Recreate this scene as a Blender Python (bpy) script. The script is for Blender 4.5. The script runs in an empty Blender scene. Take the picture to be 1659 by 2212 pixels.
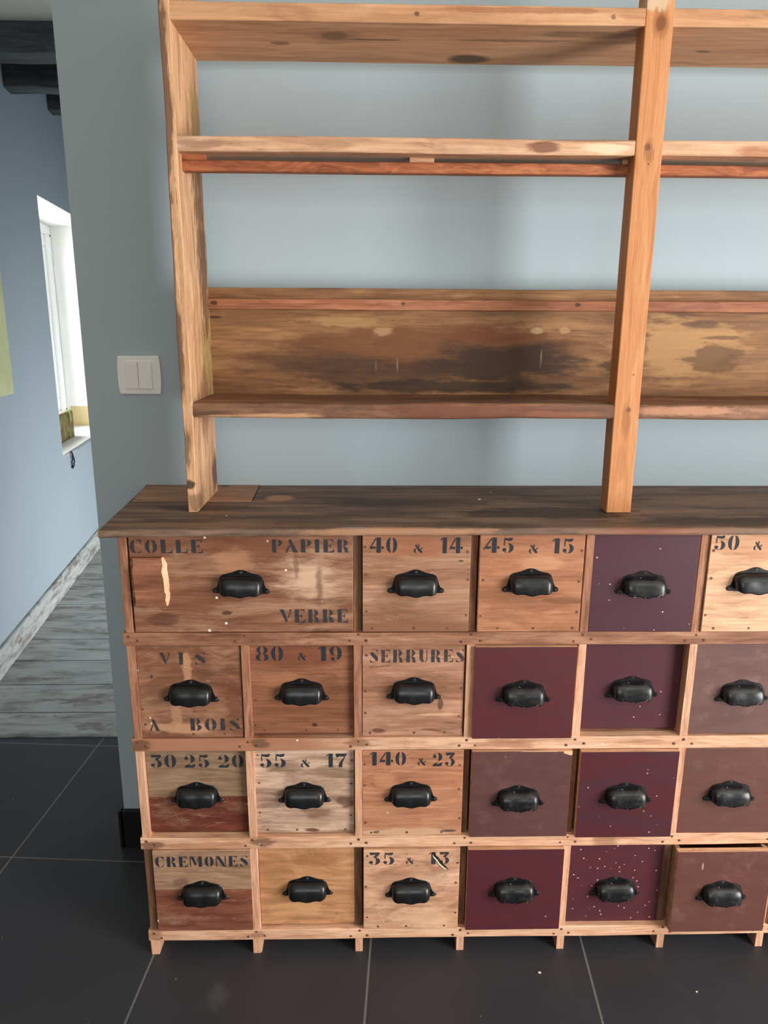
import bpy, bmesh, math, random
from mathutils import Vector, Matrix
random.seed(7)
S = bpy.context.scene
COL = S.collection
PI = math.pi

# ------------------------------------------------------------------ colour / nodes
def lin(c):
    out = []
    for v in c:
        v /= 255.0
        out.append(v / 12.92 if v <= 0.04045 else ((v + 0.055) / 1.055) ** 2.4)
    return (*out, 1.0)

class G:
    """small helper round a node tree"""
    def __init__(s, name):
        s.m = bpy.data.materials.new(name); s.m.use_nodes = True
        s.t = s.m.node_tree; s.t.nodes.clear()
        s.out = s.t.nodes.new('ShaderNodeOutputMaterial')
        s.b = s.t.nodes.new('ShaderNodeBsdfPrincipled')
        s.t.links.new(s.b.outputs[0], s.out.inputs[0])
        s.stretch = (1., 1., 1.); s.warps = {}
        s.co = s.t.nodes.new('ShaderNodeTexCoord').outputs['Object']
    def put(s, sock, v):
        if isinstance(v, bpy.types.NodeSocket): s.t.links.new(v, sock)
        elif v is not None:
            if hasattr(sock.default_value, '__len__') and not hasattr(v, '__len__'): v = (v,) * len(sock.default_value)
            if hasattr(v, '__len__') and len(v) == 4 and len(sock.default_value) == 3: v = v[:3]
            sock.default_value = v
    def math(s, op, a, b=None, clamp=False):
        n = s.t.nodes.new('ShaderNodeMath'); n.operation = op; n.use_clamp = clamp
        s.put(n.inputs[0], a); s.put(n.inputs[1], b); return n.outputs[0]
    def vm(s, op, a, b=None):
        n = s.t.nodes.new('ShaderNodeVectorMath'); n.operation = op
        s.put(n.inputs[0], a)
        if b is not None: s.put(n.inputs[1], b)
        return n.outputs['Value'] if op == 'LENGTH' else n.outputs[0]
    def noise(s, vec, scale=1, detail=4, rough=.55, dist=0, color=False):
        n = s.t.nodes.new('ShaderNodeTexNoise')
        s.put(n.inputs['Vector'], vec); s.put(n.inputs['Scale'], scale); s.put(n.inputs['Detail'], detail)
        s.put(n.inputs['Roughness'], rough); s.put(n.inputs['Distortion'], dist)
        return n.outputs['Color'] if color else n.outputs[0]
    def mr(s, v, a, b, c=0., d=1., smooth=True):
        n = s.t.nodes.new('ShaderNodeMapRange'); n.clamp = True
        n.interpolation_type = 'SMOOTHSTEP' if smooth else 'LINEAR'
        s.put(n.inputs[0], v)
        for i, q in enumerate((a, b, c, d)): s.put(n.inputs[i + 1], q)
        return n.outputs[0]
    def mix(s, f, a, b, mode='MIX'):
        n = s.t.nodes.new('ShaderNodeMix'); n.data_type = 'RGBA'; n.blend_type = mode
        s.put(n.inputs['Factor'], f)
        s.put(n.inputs[6], a); s.put(n.inputs[7], b); return n.outputs[2]
    def ramp(s, f, stops):
        n = s.t.nodes.new('ShaderNodeValToRGB'); e = n.color_ramp.elements
        while len(e) < len(stops): e.new(.5)
        for i, (p, c) in enumerate(stops): e[i].position = p; e[i].color = c
        s.put(n.inputs[0], f); return n.outputs[0]
    def sep(s, v):
        n = s.t.nodes.new('ShaderNodeSeparateXYZ'); s.put(n.inputs[0], v); return n.outputs
    def voro(s, vec, scale, feature='F1'):
        n = s.t.nodes.new('ShaderNodeTexVoronoi'); n.feature = feature
        s.put(n.inputs['Vector'], vec); s.put(n.inputs['Scale'], scale); return n.outputs
    def bump(s, h, strength=.2, dist=.002):
        n = s.t.nodes.new('ShaderNodeBump'); s.put(n.inputs['Height'], h)
        n.inputs['Strength'].default_value = strength; n.inputs['Distance'].default_value = dist
        s.t.links.new(n.outputs[0], s.b.inputs['Normal'])
    def blob(s, c, r, soft=.45, warp=.85, wscale=38, seed=0):
        """soft-edged stain with a ragged outline"""
        if wscale not in s.warps:      # one ragged-edge noise per scale, shared by all stains of a material
            s.warps[wscale] = s.noise(s.vm('MULTIPLY', s.vm('ADD', s.co, (seed * 3.1, seed * 1.7, seed * 2.3)), s.stretch), wscale, 5, .66, 0, True)
        w = s.warps[wscale]
        d = s.vm('DIVIDE', s.vm('SUBTRACT', s.co, c), r)
        d = s.vm('ADD', d, s.vm('SCALE_' if 0 else 'MULTIPLY', s.vm('SUBTRACT', w, (.5, .5, .5)), (warp * 2,) * 3))
        return s.mr(s.vm('LENGTH', d), 1 - soft, 1.0, 1., 0.)
    def specks(s, scale, size, share, seed=0):
        v = s.voro(s.vm('ADD', s.co, (seed, seed * .7, seed * .3)), scale)
        gate = s.math('LESS_THAN', s.sep(v['Color'])[0], share)
        rad = s.math('MULTIPLY', s.sep(v['Color'])[1], size)
        return s.math('MULTIPLY', s.math('LESS_THAN', v['Distance'], rad), gate)
    def done(s, col, rough=.6, metal=0., spec=.5):
        s.put(s.b.inputs['Base Color'], col); s.put(s.b.inputs['Roughness'], rough)
        s.put(s.b.inputs['Metallic'], metal); s.put(s.b.inputs['Specular IOR Level'], spec)
        return s.m

def rosy(c): return (c[0], c[1], min(255, c[2] * 1.05))
def wood(name, base, dark, light, ax='X', seed=0, along=4, across=70, blotch=(14, .35, .35),
         blobs=(), specks=0, rough=.62, split=None, fine=.25, grain=1.0, wave=.35, speckcol=(235, 225, 210), spec=.3, scratch=0, worn=.55, gain=1.):
    base, dark, light = (tuple(q * gain for q in rosy(v)) for v in (base, dark, light))
    if split: split = (split[0],) + tuple(tuple(q * gain for q in rosy(c)) for c in split[1:])
    g = G(name)
    sc = {'X': (along, across, across), 'Y': (across, along, across), 'Z': (across, across, along)}[ax]
    g.stretch = {'X': (.45, 1.3, 1.8), 'Y': (1.5, .45, 1.5), 'Z': (1.8, 1.8, .45)}[ax]
    off = (seed * 1.37, seed * .91, seed * 2.11)
    p = g.vm('ADD', g.co, off)
    wv = g.noise(p, 6, 2, .5, 0, True)
    pw = g.vm('ADD', p, g.vm('MULTIPLY', g.vm('SUBTRACT', wv, (.5,) * 3), (wave * .12,) * 3))
    st = g.vm('MULTIPLY', pw, sc)
    n1 = g.noise(st, 1, 6, .62, .3)
    f = g.mr(n1, .5 - .27 / grain, .5 + .27 / grain, 0, 1, False)
    def tri(b, d, l): return g.ramp(f, [(0, lin(d)), (.48, lin(b)), (1, lin(l))])
    c = tri(base, dark, light)
    if split:
        z0, b2, d2, l2 = split
        c = g.mix(g.mr(g.sep(g.co)[2], z0 - .0015, z0 + .0015, 1, 0), c, tri(b2, d2, l2))
    bs, bl, bd = blotch
    q = g.vm('MULTIPLY', p, {'X': (.6, 1, 1.5), 'Y': (1.5, .6, 1), 'Z': (1.5, 1, .6)}[ax])
    if bl: c = g.mix(g.math('MULTIPLY', g.mr(g.noise(q, bs, 5, .65), .5, .72), bl), c, lin(light))
    if bd: c = g.mix(g.math('MULTIPLY', g.mr(g.noise(g.vm('ADD', q, (7.7, 3.1, 5.2)), bs, 6, .68), .52, .74), bd), c, lin(dark))
    sk = g.noise(g.vm('MULTIPLY', g.vm('ADD', pw, (3.3, 1.9, 4.4)), tuple(v * (2.4 if v == across else 1.6) for v in sc)), 1, 5, .72, .2)
    c = g.mix(g.mr(sk, .57, .70, 0, worn), c, lin(dark))
    c = g.mix(g.mr(sk, .42, .30, 0, worn * .8), c, lin(light))
    fs = g.vm('MULTIPLY', p, tuple(v * (5 if v == across else 3) for v in sc))
    n2 = g.noise(fs, 1, 3, .6)
    k = g.mr(n2, .3, .7, 1 - fine, 1 + fine * .6, False)
    c = g.mix(1.0, c, k, 'MULTIPLY')
    for i, bb in enumerate(blobs):
        bc, cc, rr, am = bb[:4]
        kw = bb[4] if len(bb) > 4 else {}
        c = g.mix(g.math('MULTIPLY', g.blob(cc, rr, seed=seed + i, **kw), am), c, lin(bc))
    if scratch:
        x, y, z = g.sep(p)
        for an, am in ((.35, 1.), (-1.1, .6)):
            u = g.math('ADD', g.math('MULTIPLY', x, math.cos(an)), g.math('MULTIPLY', z, math.sin(an)))
            v = g.math('SUBTRACT', g.math('MULTIPLY', z, math.cos(an)), g.math('MULTIPLY', x, math.sin(an)))
            cb = g.t.nodes.new('ShaderNodeCombineXYZ'); g.put(cb.inputs[0], g.math('MULTIPLY', u, 11)); g.put(cb.inputs[1], g.math('MULTIPLY', v, 420)); g.put(cb.inputs[2], an * 9 + seed)
            sm = g.math('MULTIPLY', g.mr(g.noise(cb.outputs[0], 1, 1, .4), .70, .77), g.mr(g.noise(p, 16, 2, .5), .48, .62))
            c = g.mix(g.math('MULTIPLY', sm, scratch * am * .9), c, lin(tuple(min(255, q * 1.12) for q in light)))
    if specks:
        c = g.mix(g.specks(62, .17, specks, seed), c, lin(speckcol))
    g.bump(g.math('ADD', n1, g.math('MULTIPLY', n2, .5)), .25, .0012)
    return g.done(c, g.mr(n1, .2, .8, rough - .08, rough + .1, False), 0, spec)

def painted(name, base, var, seed, rough=.42, specks=0, dust=0, blobs=()):
    """oxblood / brown gloss on plywood drawer fronts"""
    g = G(name)
    p = g.vm('ADD', g.co, (seed, seed * .6, seed * 1.9))
    n = g.noise(g.vm('MULTIPLY', p, (9, 9, 40)), 1, 5, .6)
    c = g.mix(g.mr(n, .3, .7), lin(base), lin(var))
    c = g.mix(g.math('MULTIPLY', g.mr(g.noise(p, 26, 4, .6), .52, .75), dust), c, lin((150, 120, 112)))
    fib = g.noise(g.vm('MULTIPLY', p, (25, 25, 600)), 1, 2, .5)
    c = g.mix(1.0, c, g.mr(fib, .3, .7, .93, 1.05, False), 'MULTIPLY')
    for i, bb in enumerate(blobs):
        c = g.mix(g.math('MULTIPLY', g.blob(bb[1], bb[2], seed=seed + i, **(bb[4] if len(bb) > 4 else {})), bb[3]), c, lin(bb[0]))
    if specks:
        c = g.mix(g.specks(78, .19, specks, seed), c, lin((215, 190, 186)))
        c = g.mix(g.specks(130, .25, specks * .6, seed + 5), c, lin((180, 140, 140)))
    g.bump(fib, .06, .0005)
    return g.done(c, g.mr(n, .3, .7, rough - .06, rough + .1, False), 0, .32)

def plain(name, col, rough=.6, var=.06, nscale=8, bump=0, spec=.4, metal=0):
    g = G(name)
    n = g.noise(g.co, nscale, 5, .6)
    c = g.mix(1.0, lin(col), g.mr(n, .3, .7, 1 - var, 1 + var, False), 'MULTIPLY')
    if bump: g.bump(g.noise(g.co, 220, 3, .6), bump, .001)
    return g.done(c, rough, metal, spec)

# ------------------------------------------------------------------ meshes
def box(bm, a, b, mat=0, bev=0, jit=0):
    x0, y0, z0 = a; x1, y1, z1 = b
    r = lambda: random.uniform(-jit, jit) if jit else 0
    vs = [bm.verts.new((x + r(), y + r(), z + r())) for x in (x0, x1) for y in (y0, y1) for z in (z0, z1)]
    idx = [(0, 1, 3, 2), (4, 6, 7, 5), (0, 4, 5, 1), (2, 3, 7, 6), (0, 2, 6, 4), (1, 5, 7, 3)]
    fs = [bm.faces.new([vs[i] for i in f]) for f in idx]
    for f in fs: f.material_index = mat
    if bev:
        es = list({e for f in fs for e in f.edges})
        rr = bmesh.ops.bevel(bm, geom=es, offset=bev, segments=2, affect='EDGES', profile=.6)
        for f in rr['faces']: f.material_index = mat
    return fs

def prism(bm, pts, y0, y1, mat=0, bev=0):
    """pts (x,z) counter-clockwise seen from the front, extruded in y"""
    a = [bm.verts.new((x, y0, z)) for x, z in pts]; b = [bm.verts.new((x, y1, z)) for x, z in pts]
    fs = [bm.faces.new(a), bm.faces.new(b[::-1])]
    n = len(pts)
    for i in range(n): fs.append(bm.faces.new((a[i], b[i], b[(i + 1) % n], a[(i + 1) % n])))
    for f in fs: f.material_index = mat
    if bev:
        es = [e for e in fs[0].edges]
        bmesh.ops.bevel(bm, geom=es, offset=bev, segments=2, affect='EDGES')
    return fs

def slab(bm, pts, z0, z1, mat=0):
    a = [bm.verts.new((x, y, z0)) for x, y in pts]; b = [bm.verts.new((x, y, z1)) for x, y in pts]
    fs = [bm.faces.new(a[::-1]), bm.faces.new(b)]
    n = len(pts)
    for i in range(n): fs.append(bm.faces.new((a[i], a[(i + 1) % n], b[(i + 1) % n], b[i])))
    for f in fs: f.material_index = mat
    return fs

def board(bm, a, b, axis, n=24, wob=.001, seed=0, mat=0, rnd=.003):
    """an old board: box cut along one axis, edges rounded, outline wavering a little"""
    rg = random.Random(seed)
    ax = 'XYZ'.index(axis); o = [i for i in range(3) if i != ax]
    lo, hi = a, b
    ring0 = []
    u0, u1, v0, v1 = lo[o[0]], hi[o[0]], lo[o[1]], hi[o[1]]
    c = []
    for cu, cv, a0 in ((u1 - rnd, v1 - rnd, 0), (u0 + rnd, v1 - rnd, 90), (u0 + rnd, v0 + rnd, 180), (u1 - rnd, v0 + rnd, 270)):
        for k in range(4):
            t = math.radians(a0 + 30 * k); c.append((cu + rnd * math.cos(t), cv + rnd * math.sin(t)))
    ph = [rg.uniform(0, 6) for _ in range(8)]
    def w(s, i): return wob * (math.sin(s * 9 + ph[i]) * .6 + math.sin(s * 23 + ph[i + 1]) * .3 + rg.uniform(-.25, .25))
    rings = []
    for k in range(n + 1):
        s = lo[ax] + (hi[ax] - lo[ax]) * k / n
        d = [w(s, 0), w(s, 2), w(s, 4), w(s, 6)]
        ring = []
        for u, v in c:
            fu = (u - u0) / (u1 - u0); fv = (v - v0) / (v1 - v0)
            p = [0, 0, 0]; p[ax] = s
            p[o[0]] = u + (d[0] * (1 - fu) + d[1] * fu); p[o[1]] = v + (d[2] * (1 - fv) + d[3] * fv)
            ring.append(bm.verts.new(p))
        rings.append(ring)
    m = len(c)
    for k in range(n):
        for i in range(m):
            f = bm.faces.new((rings[k][i], rings[k][(i + 1) % m], rings[k + 1][(i + 1) % m], rings[k + 1][i])); f.material_index = mat
    for rg_ in (rings[0], rings[-1]):
        f = bm.faces.new(rg_); f.material_index = mat

def disc(bm, c, r, axis='Y', h=.0006, mat=1, n=10, sq=1.):
    """small nail / screw head standing h proud of its surface, facing -y"""
    x, y, z = c
    a = []; b = []
    for k in range(n):
        t = 2 * PI * k / n
        a.append(bm.verts.new((x + r * math.cos(t), y, z + r * sq * math.sin(t))))
        b.append(bm.verts.new((x + r * .8 * math.cos(t), y - h, z + r * .8 * sq * math.sin(t))))
    for k in range(n):
        f = bm.faces.new((a[k], a[(k + 1) % n], b[(k + 1) % n], b[k])); f.material_index = mat
    f = bm.faces.new(b); f.material_index = mat

def obj(name, bm, mats, parent=None, loc=(0, 0, 0), smooth=False, label=None):
    bmesh.ops.recalc_face_normals(bm, faces=bm.faces[:])
    me = bpy.data.meshes.new(name); bm.to_mesh(me); bm.free()
    for m in (mats if isinstance(mats, (list, tuple)) else [mats]): me.materials.append(m)
    if smooth:
        for p in me.polygons: p.use_smooth = True
    o = bpy.data.objects.new(name, me); COL.objects.link(o)
    base = Vector((0, 0, 0)); q = parent
    while q: base += q.location; q = q.parent
    o.parent = parent; o.location = Vector(loc) - base
    if label: o['label'] = label
    return o

def thing(name, label, cat, loc=(0, 0, 0), group=None):
    o = bpy.data.objects.new(name, None); COL.objects.link(o); o.location = loc
    o.empty_display_size = .05
    o['label'] = label; o['category'] = cat
    if group: o['group'] = group
    return o

def tag(o, label, cat, group=None):
    o['label'] = label; o['category'] = cat
    if group: o['group'] = group
    return o

def struct(name, bm, mats, parent=None, loc=(0, 0, 0), label=None, cat=None):
    o = obj(name, bm, mats, parent, loc)
    if not parent:
        o['kind'] = 'structure'
        if label: o['label'] = label
        if cat: o['category'] = cat
    return o

NB = bmesh.new

# ================================================================== CAMERA
cd = bpy.data.cameras.new('camera'); cam = bpy.data.objects.new('camera', cd); COL.objects.link(cam)
cd.sensor_fit = 'HORIZONTAL'; cd.sensor_width = 36; cd.lens = 1607.755 * 36 / 1659; cd.clip_start = .02
pit, yaw, rol = .2444585, .0222530, .0055609
fw = Vector((math.sin(yaw) * math.cos(pit), math.cos(yaw) * math.cos(pit), -math.sin(pit)))
rt = Vector((math.cos(yaw), -math.sin(yaw), 0)); up = rt.cross(fw)
r2 = rt * math.cos(rol) + up * math.sin(rol); u2 = up * math.cos(rol) - rt * math.sin(rol)
cam.matrix_world = Matrix((( r2.x, u2.x, -fw.x, .443725), (r2.y, u2.y, -fw.y, -1.296935), (r2.z, u2.z, -fw.z, 1.277532), (0, 0, 0, 1)))
S.camera = cam
S.view_settings.view_transform = 'Standard'; S.view_settings.look = 'None'
S.view_settings.gamma = 1; S.view_settings.use_curve_mapping = False
S.view_settings.exposure = 0.0
S.cycles.max_bounces = 6; S.cycles.diffuse_bounces = 4; S.cycles.glossy_bounces = 3; S.cycles.transmission_bounces = 4
S.cycles.caustics_reflective = False; S.cycles.caustics_refractive = False

# ================================================================== SHELL MATERIALS
def wall_mat(name, col, chips=None):
    g = G(name)
    n = g.noise(g.co, 3, 4, .5); f = g.noise(g.co, 160, 3, .6)
    c = g.mix(1.0, lin(col), g.mr(n, .3, .7, .975, 1.02, False), 'MULTIPLY')
    if chips is not None:    # paint knocked off along the free corner
        d = g.math('ADD', g.math('SUBTRACT', g.sep(g.co)[0], chips), g.mr(g.noise(g.co, 60, 4, .7), .56, .75, 0, -.004, False))
        c = g.mix(g.math('LESS_THAN', d, -.0008), c, lin((225, 222, 214)))
    g.bump(f, .12, .0008)
    return g.done(c, .75, 0, .25)
M_wall = wall_mat('wall_paint_blue_grey', (174, 188, 194), -.166)
M_room = wall_mat('unseen_wall_low_bounce', (120, 118, 112))  # unseen room walls, darkened to cut bounced light
M_wall2 = wall_mat('wall_paint_corridor', (152, 163, 170))
M_white = plain('white_plaster', (236, 236, 230), .8, .03)
M_cream = plain('ceiling_cream', (232, 228, 214), .85, .02)
M_beam = wood('beam_dark', (78, 82, 80), (50, 53, 52), (108, 112, 110), 'X', 31, 3, 40)

def tile_mat():
    g = G('charcoal_floor_tile')
    x, y, z = g.sep(g.co)
    ct, st_ = math.cos(.0668), math.sin(.0668)
    u = g.math('ADD', g.math('MULTIPLY', x, ct), g.math('MULTIPLY', y, -st_))
    v = g.math('ADD', g.math('MULTIPLY', x, st_), g.math('MULTIPLY', y, ct))
    u0, v0 = -.0035, .270
    def line(w, w0, per, half):
        q = g.math('FRACT', g.math('ADD', g.math('DIVIDE', g.math('SUBTRACT', w, w0), per), 100.5))
        return g.math('LESS_THAN', g.math('ABSOLUTE', g.math('SUBTRACT', q, .5)), half / per)
    gl = g.math('MAXIMUM', line(u, u0, .4508, .0021), line(v, v0, .505, .0018))
    n = g.noise(g.co, 5, 5, .6); f = g.noise(g.co, 400, 3, .7)
    c = g.mix(n, lin((44, 44, 48)), lin((58, 57, 62)))
    c = g.mix(1.0, c, g.mr(f, .3, .7, .85, 1.15, False), 'MULTIPLY')
    sm = g.math('MULTIPLY', g.blob((.15, -.10, 0), (.03, .045, 1), .8, .9, 60, 3), .10)
    c = g.mix(sm, c, lin((150, 145, 142)))
    c = g.mix(gl, c, lin((112, 110, 108)))
    c = g.mix(g.specks(35, .06, .16, 2), c, lin((160, 155, 145)))
    g.bump(g.math('SUBTRACT', f, g.math('MULTIPLY', gl, 2)), .12, .0008)
    return g.done(c, g.mr(n, .3, .7, .46, .6, False), 0, .45)
M_tile = tile_mat()
M_plinth = plain('plinth_tile_black', (22, 22, 24), .4, .15, 6)

def plank_mat(name, bands=True, ax=0):
    g = G(name)
    x, y, z = g.sep(g.co)
    st = g.vm('MULTIPLY', g.co, (4, 17, 17) if ax == 0 else (40, 5, 40))
    n = g.noise(st, 1, 6, .68, .5); m = g.noise(g.vm('MULTIPLY', g.co, (3.2, 9, 9) if ax == 0 else (9, 5, 14)), 1, 5, .7)
    c = g.ramp(n, [(.30, lin((84, 78, 74))), (.41, lin((142, 142, 138))), (.50, lin((166, 168, 164))), (.72, lin((188, 190, 186)))])
    c = g.mix(g.math('MULTIPLY', g.mr(m, .54, .64), .75), c, lin((112, 98, 90)))
    if bands:
        q = g.math('FRACT', g.math('ADD', g.math('DIVIDE', g.math('SUBTRACT', y, 1.005), .2025), 50.5))
        gp = g.math('LESS_THAN', g.math('ABSOLUTE', g.math('SUBTRACT', q, .5)), .012)
        c = g.mix(gp, c, lin((58, 56, 54)))
        idn = g.noise(g.math('FLOOR', g.math('DIVIDE', g.math('SUBTRACT', y, 1.005), .2025)), 7.3, 0)
        c = g.mix(1.0, c, g.mr(idn, .3, .7, .88, 1.06, False), 'MULTIPLY')
    g.bump(n, .2, .001)
    return g.done(c, .55, 0, .4)
M_plank = plank_mat('whitewashed_plank_floor')
M_base = plank_mat('whitewashed_skirting', False, 1)

# ================================================================== SHELL
WX, WY = -.166, .343          # free end and face of the wall behind the cabinet
bm = NB(); box(bm, (-1.9, -3.7, -.10), (3.2, .853, 0)); box(bm, (WX, .853, -.10), (3.2, .9, 0))
struct('floor', bm, M_tile, None, (0, 0, 0), 'charcoal square floor tiles with pale grout under the drawer cabinet', 'floor')
bm = NB(); box(bm, (-1.9, .8535, -.10), (1.4, 4.6, .004), 0, .002)
struct('floor_corridor', bm, M_plank, None, (0, 0, 0), 'whitewashed grey plank floor in the passage beyond the wall', 'floor')
bm = NB(); box(bm, (WX, WY, 0), (3.2, WY + .11, 2.30))
struct('wall_back', bm, M_wall, None, (0, 0, 0), 'blue-grey wall behind the shelving, ending in a free corner', 'wall')
bm = NB(); box(bm, (WX - .006, WY - .013, 0), (3.2, WY, .104), 0, .001); box(bm, (WX - .012, WY - .013, 0), (WX, WY + .11, .104), 0, .001)
struct('baseboard_back', bm, M_plinth, None, (0, 0, 0), 'black tile plinth at the foot of the blue-grey wall', 'baseboard')

# wall_left: runs back from (-.924,1.269) along d, window opening between s0 and s1
nrm = Vector((-.99149, -.13018, 0)); d = Vector((-.13018, .99149, 0))   # outward, along
O = Vector((-.9244, 1.2687, 0))
def WP(s, dep, z): 
    v = O + d * s + nrm * dep; return (v.x, v.y, z)
def wbox(bm, s0, s1, d0, d1, z0, z1, mat=0, bev=0):
    vs = [bm.verts.new(WP(s, q, z)) for s in (s0, s1) for q in (d0, d1) for z in (z0, z1)]
    idx = [(0, 1, 3, 2), (4, 6, 7, 5), (0, 4, 5, 1), (2, 3, 7, 6), (0, 2, 6, 4), (1, 5, 7, 3)]
    fs = [bm.faces.new([vs[i] for i in f]) for f in idx]
    for f in fs: f.material_index = mat
    if bev: bmesh.ops.bevel(bm, geom=list({e for f in fs for e in f.edges}), offset=bev, segments=2, affect='EDGES')
DW = .25
SW0, SW1, ZW0, ZW1 = 1.135, 2.285, .648, 1.855
bm = NB()
wbox(bm, -1.1, SW0, 0, .38, 0, 2.45); wbox(bm, SW1, 3.3, 0, .38, 0, 2.45)
wbox(bm, SW0, SW1, 0, .38, 0, ZW0); wbox(bm, SW0, SW1, 0, .38, ZW1, 2.45)
struct('wall_left', bm, M_wall2, None, (0, 0, 0), 'grey-blue side wall of the passage with the deep white window', 'wall')
bm = NB(); wbox(bm, -1.1, 3.3, -.013, 0, .004, .112, 0, .002)
struct('baseboard_left', bm, M_base, None, (0, 0, 0), 'whitewashed skirting board along the passage wall', 'baseboard')
# ceiling
bm = NB(); box(bm, (-2.2, -3.7, 2.297), (3.2, 1.70, 2.36))
struct('ceiling', bm, M_cream, None, (0, 0, 0), 'cream ceiling above the passage', 'ceiling')
# rest of the room, outside the frame: right wall with its window, front wall open for the fill lamp, passage ends
bm = NB()
for a, b in (((3.1, -3.6, 0), (3.2, .343, .06)), ((3.1, -3.6, 1.8), (3.2, .343, 2.297)), ((3.1, -3.6, .06), (3.2, -2.72, 1.8)), ((3.1, -1.08, .06), (3.2, .343, 1.8))): box(bm, a, b)
struct('wall_right', bm, M_room)
bm = NB()
for a, b in (((-1.9, -3.7, 0), (3.2, -3.6, .8)), ((-1.9, -3.7, 2.1), (3.2, -3.6, 2.4)), ((-1.9, -3.7, .8), (-.6, -3.6, 2.1)), ((1.2, -3.7, .8), (3.2, -3.6, 2.1))): box(bm, a, b)
struct('wall_front', bm, M_room)
bm = NB(); box(bm, (-2.0, -3.7, 0), (-1.9, .2, 2.4)); struct('wall_side', bm, M_room)
bm = NB(); box(bm, (-2.2, 4.5, 0), (1.5, 4.6, 2.4)); struct('wall_far', bm, M_wall2)
bm = NB(); box(bm, (1.4, WY + .11, 0), (1.5, 1.5, 2.4)); box(bm, (1.4, 3.5, 0), (1.5, 4.5, 2.4)); box(bm, (1.4, 1.5, 2.1), (1.5, 3.5, 2.4))
struct('wall_corridor', bm, M_wall2)

# window in the passage
g = G('window_glass'); t = g.t
tr = t.nodes.new('ShaderNodeBsdfTransparent'); gl = t.nodes.new('ShaderNodeBsdfGlossy'); mx = t.nodes.new('ShaderNodeMixShader')
gl.inputs['Roughness'].default_value = .03; mx.inputs[0].default_value = .08
t.links.new(tr.outputs[0], mx.inputs[1]); t.links.new(gl.outputs[0], mx.inputs[2]); t.links.new(mx.outputs[0], g.out.inputs[0]); M_glass = g.m
M_frame = plain('window_frame_white', (240, 240, 238), .35, .01)
bm = NB()   # plastered reveal lining
wbox(bm, SW0, SW1, .0, DW, ZW0 - .02, ZW0 + .003); wbox(bm, SW0, SW1, .0005, DW, ZW1 - .003, ZW1 + .02)
wbox(bm, SW0 - .02, SW0 + .003, .0005, DW, ZW0, ZW1); wbox(bm, SW1 - .003, SW1 + .02, .0005, DW, ZW0, ZW1)
win = obj('window_1', bm, M_white); win['kind'] = 'structure'; win['label'] = 'tall narrow white window set deep in the passage wall'; win['category'] = 'window'
bm = NB()
for a, b, c_, e in ((SW0, SW1, ZW0, ZW0 + .11), (SW0, SW1, ZW1 - .06, ZW1), (SW0, SW0 + .10, ZW0 + .11, ZW1 - .06), (SW1 - .10, SW1, ZW0 + .11, ZW1 - .06)):
    wbox(bm, a, b, DW, DW + .06, c_, e, 0, .006)
fr = obj('window_frame', bm, M_frame, win)
bm = NB()
for a, b, c_, e in ((SW0 + .1, SW1 - .1, ZW0 + .11, ZW0 + .19), (SW0 + .1, SW1 - .1, ZW1 - .13, ZW1 - .06), (SW0 + .1, SW0 + .18, ZW0 + .19, ZW1 - .13), (SW1 - .19, SW1 - .1, ZW0 + .19, ZW1 - .13)):
    wbox(bm, a, b, DW + .012, DW + .055, c_, e, 0, .006)
sash = obj('sash', bm, M_frame, win)
bm = NB(); wbox(bm, SW0 + .18, SW1 - .19, DW + .03, DW + .036, ZW0 + .19, ZW1 - .13); obj('pane', bm, M_glass, sash)
bm = NB(); wbox(bm, SW1 - .008, SW1 + .0005, .03, DW - .02, ZW0 + .003, ZW0 + .125, 0, .002)
g = G('bare_tan_plaster'); n = g.noise(g.co, 40, 5, .65)
M_tan = g.done(g.mix(n, lin((196, 168, 116)), lin((214, 196, 150))), .9)
obj('bare_plaster', bm, M_tan, win, label='bare tan plaster left unpainted low on the reveal')
# outside: hedge seen in the sliver of glass
g = G('hedge_leaves'); n = g.noise(g.co, 9, 6, .7)
M_hedge = g.done(g.mix(n, lin((70, 110, 50)), lin((190, 215, 150))), .8)
bm = NB(); bmesh.ops.create_icosphere(bm, subdivisions=5, radius=1)
for v in bm.verts:
    q = v.co.copy(); k = 1 + .12 * math.sin(q.x * 9 + q.z * 7) + .1 * math.sin(q.y * 13) + random.uniform(-.05, .05)
    v.co = Vector((q.x * .8, q.y * 2.2, q.z * 1.25)) * k
hd = obj('garden_hedge', bm, M_hedge, None, WP(2.3, 3.2, 1.1)); tag(hd, 'green hedge outside, glimpsed through the passage window', 'hedge')

# mossy board on the sill, cord under the sill, canvas, beams
g = G('mossy_board'); n = g.noise(g.co, 22, 6, .7)
M_moss = g.done(g.mix(g.mr(n, .4, .62), lin((96, 72, 44)), lin((120, 118, 66))), .9)
tb = thing('mossy_board', 'brown mossy board standing on the white sill of the passage window', 'board', WP(1.6, .12, ZW0))
bm = NB(); wbox(bm, 1.27, 1.80, .100, .122, ZW0, ZW0 + .155, 0, .003)
obj('board', bm, M_moss, tb, WP(0, 0, 0) if 0 else (0, 0, 0))
M_sprout = plain('sprout_green', (150, 176, 92), .7)
bm = NB()
for k in range(9):
    s = 1.66 + k * .012; z = ZW0 + .15; ln = random.uniform(.03, .07)
    p = [Vector(WP(s + .02 * t_ * math.sin(k), .097 - .012 * t_, z + .018 * math.sin(t_ * PI) - ln * t_ * t_ * (1 if k % 2 else -.2))) for t_ in (0, .33, .66, 1)]
    for i in range(3):
        w = Vector((.0, .0025, .001)); a, b = p[i], p[i + 1]
        for off in (w, ):
            bm.faces.new([bm.verts.new(a - off), bm.verts.new(a + off), bm.verts.new(b + off * .7), bm.verts.new(b - off * .7)])
obj('sprout', bm, M_sprout, tb, label='small pale green sprouts')
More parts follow.
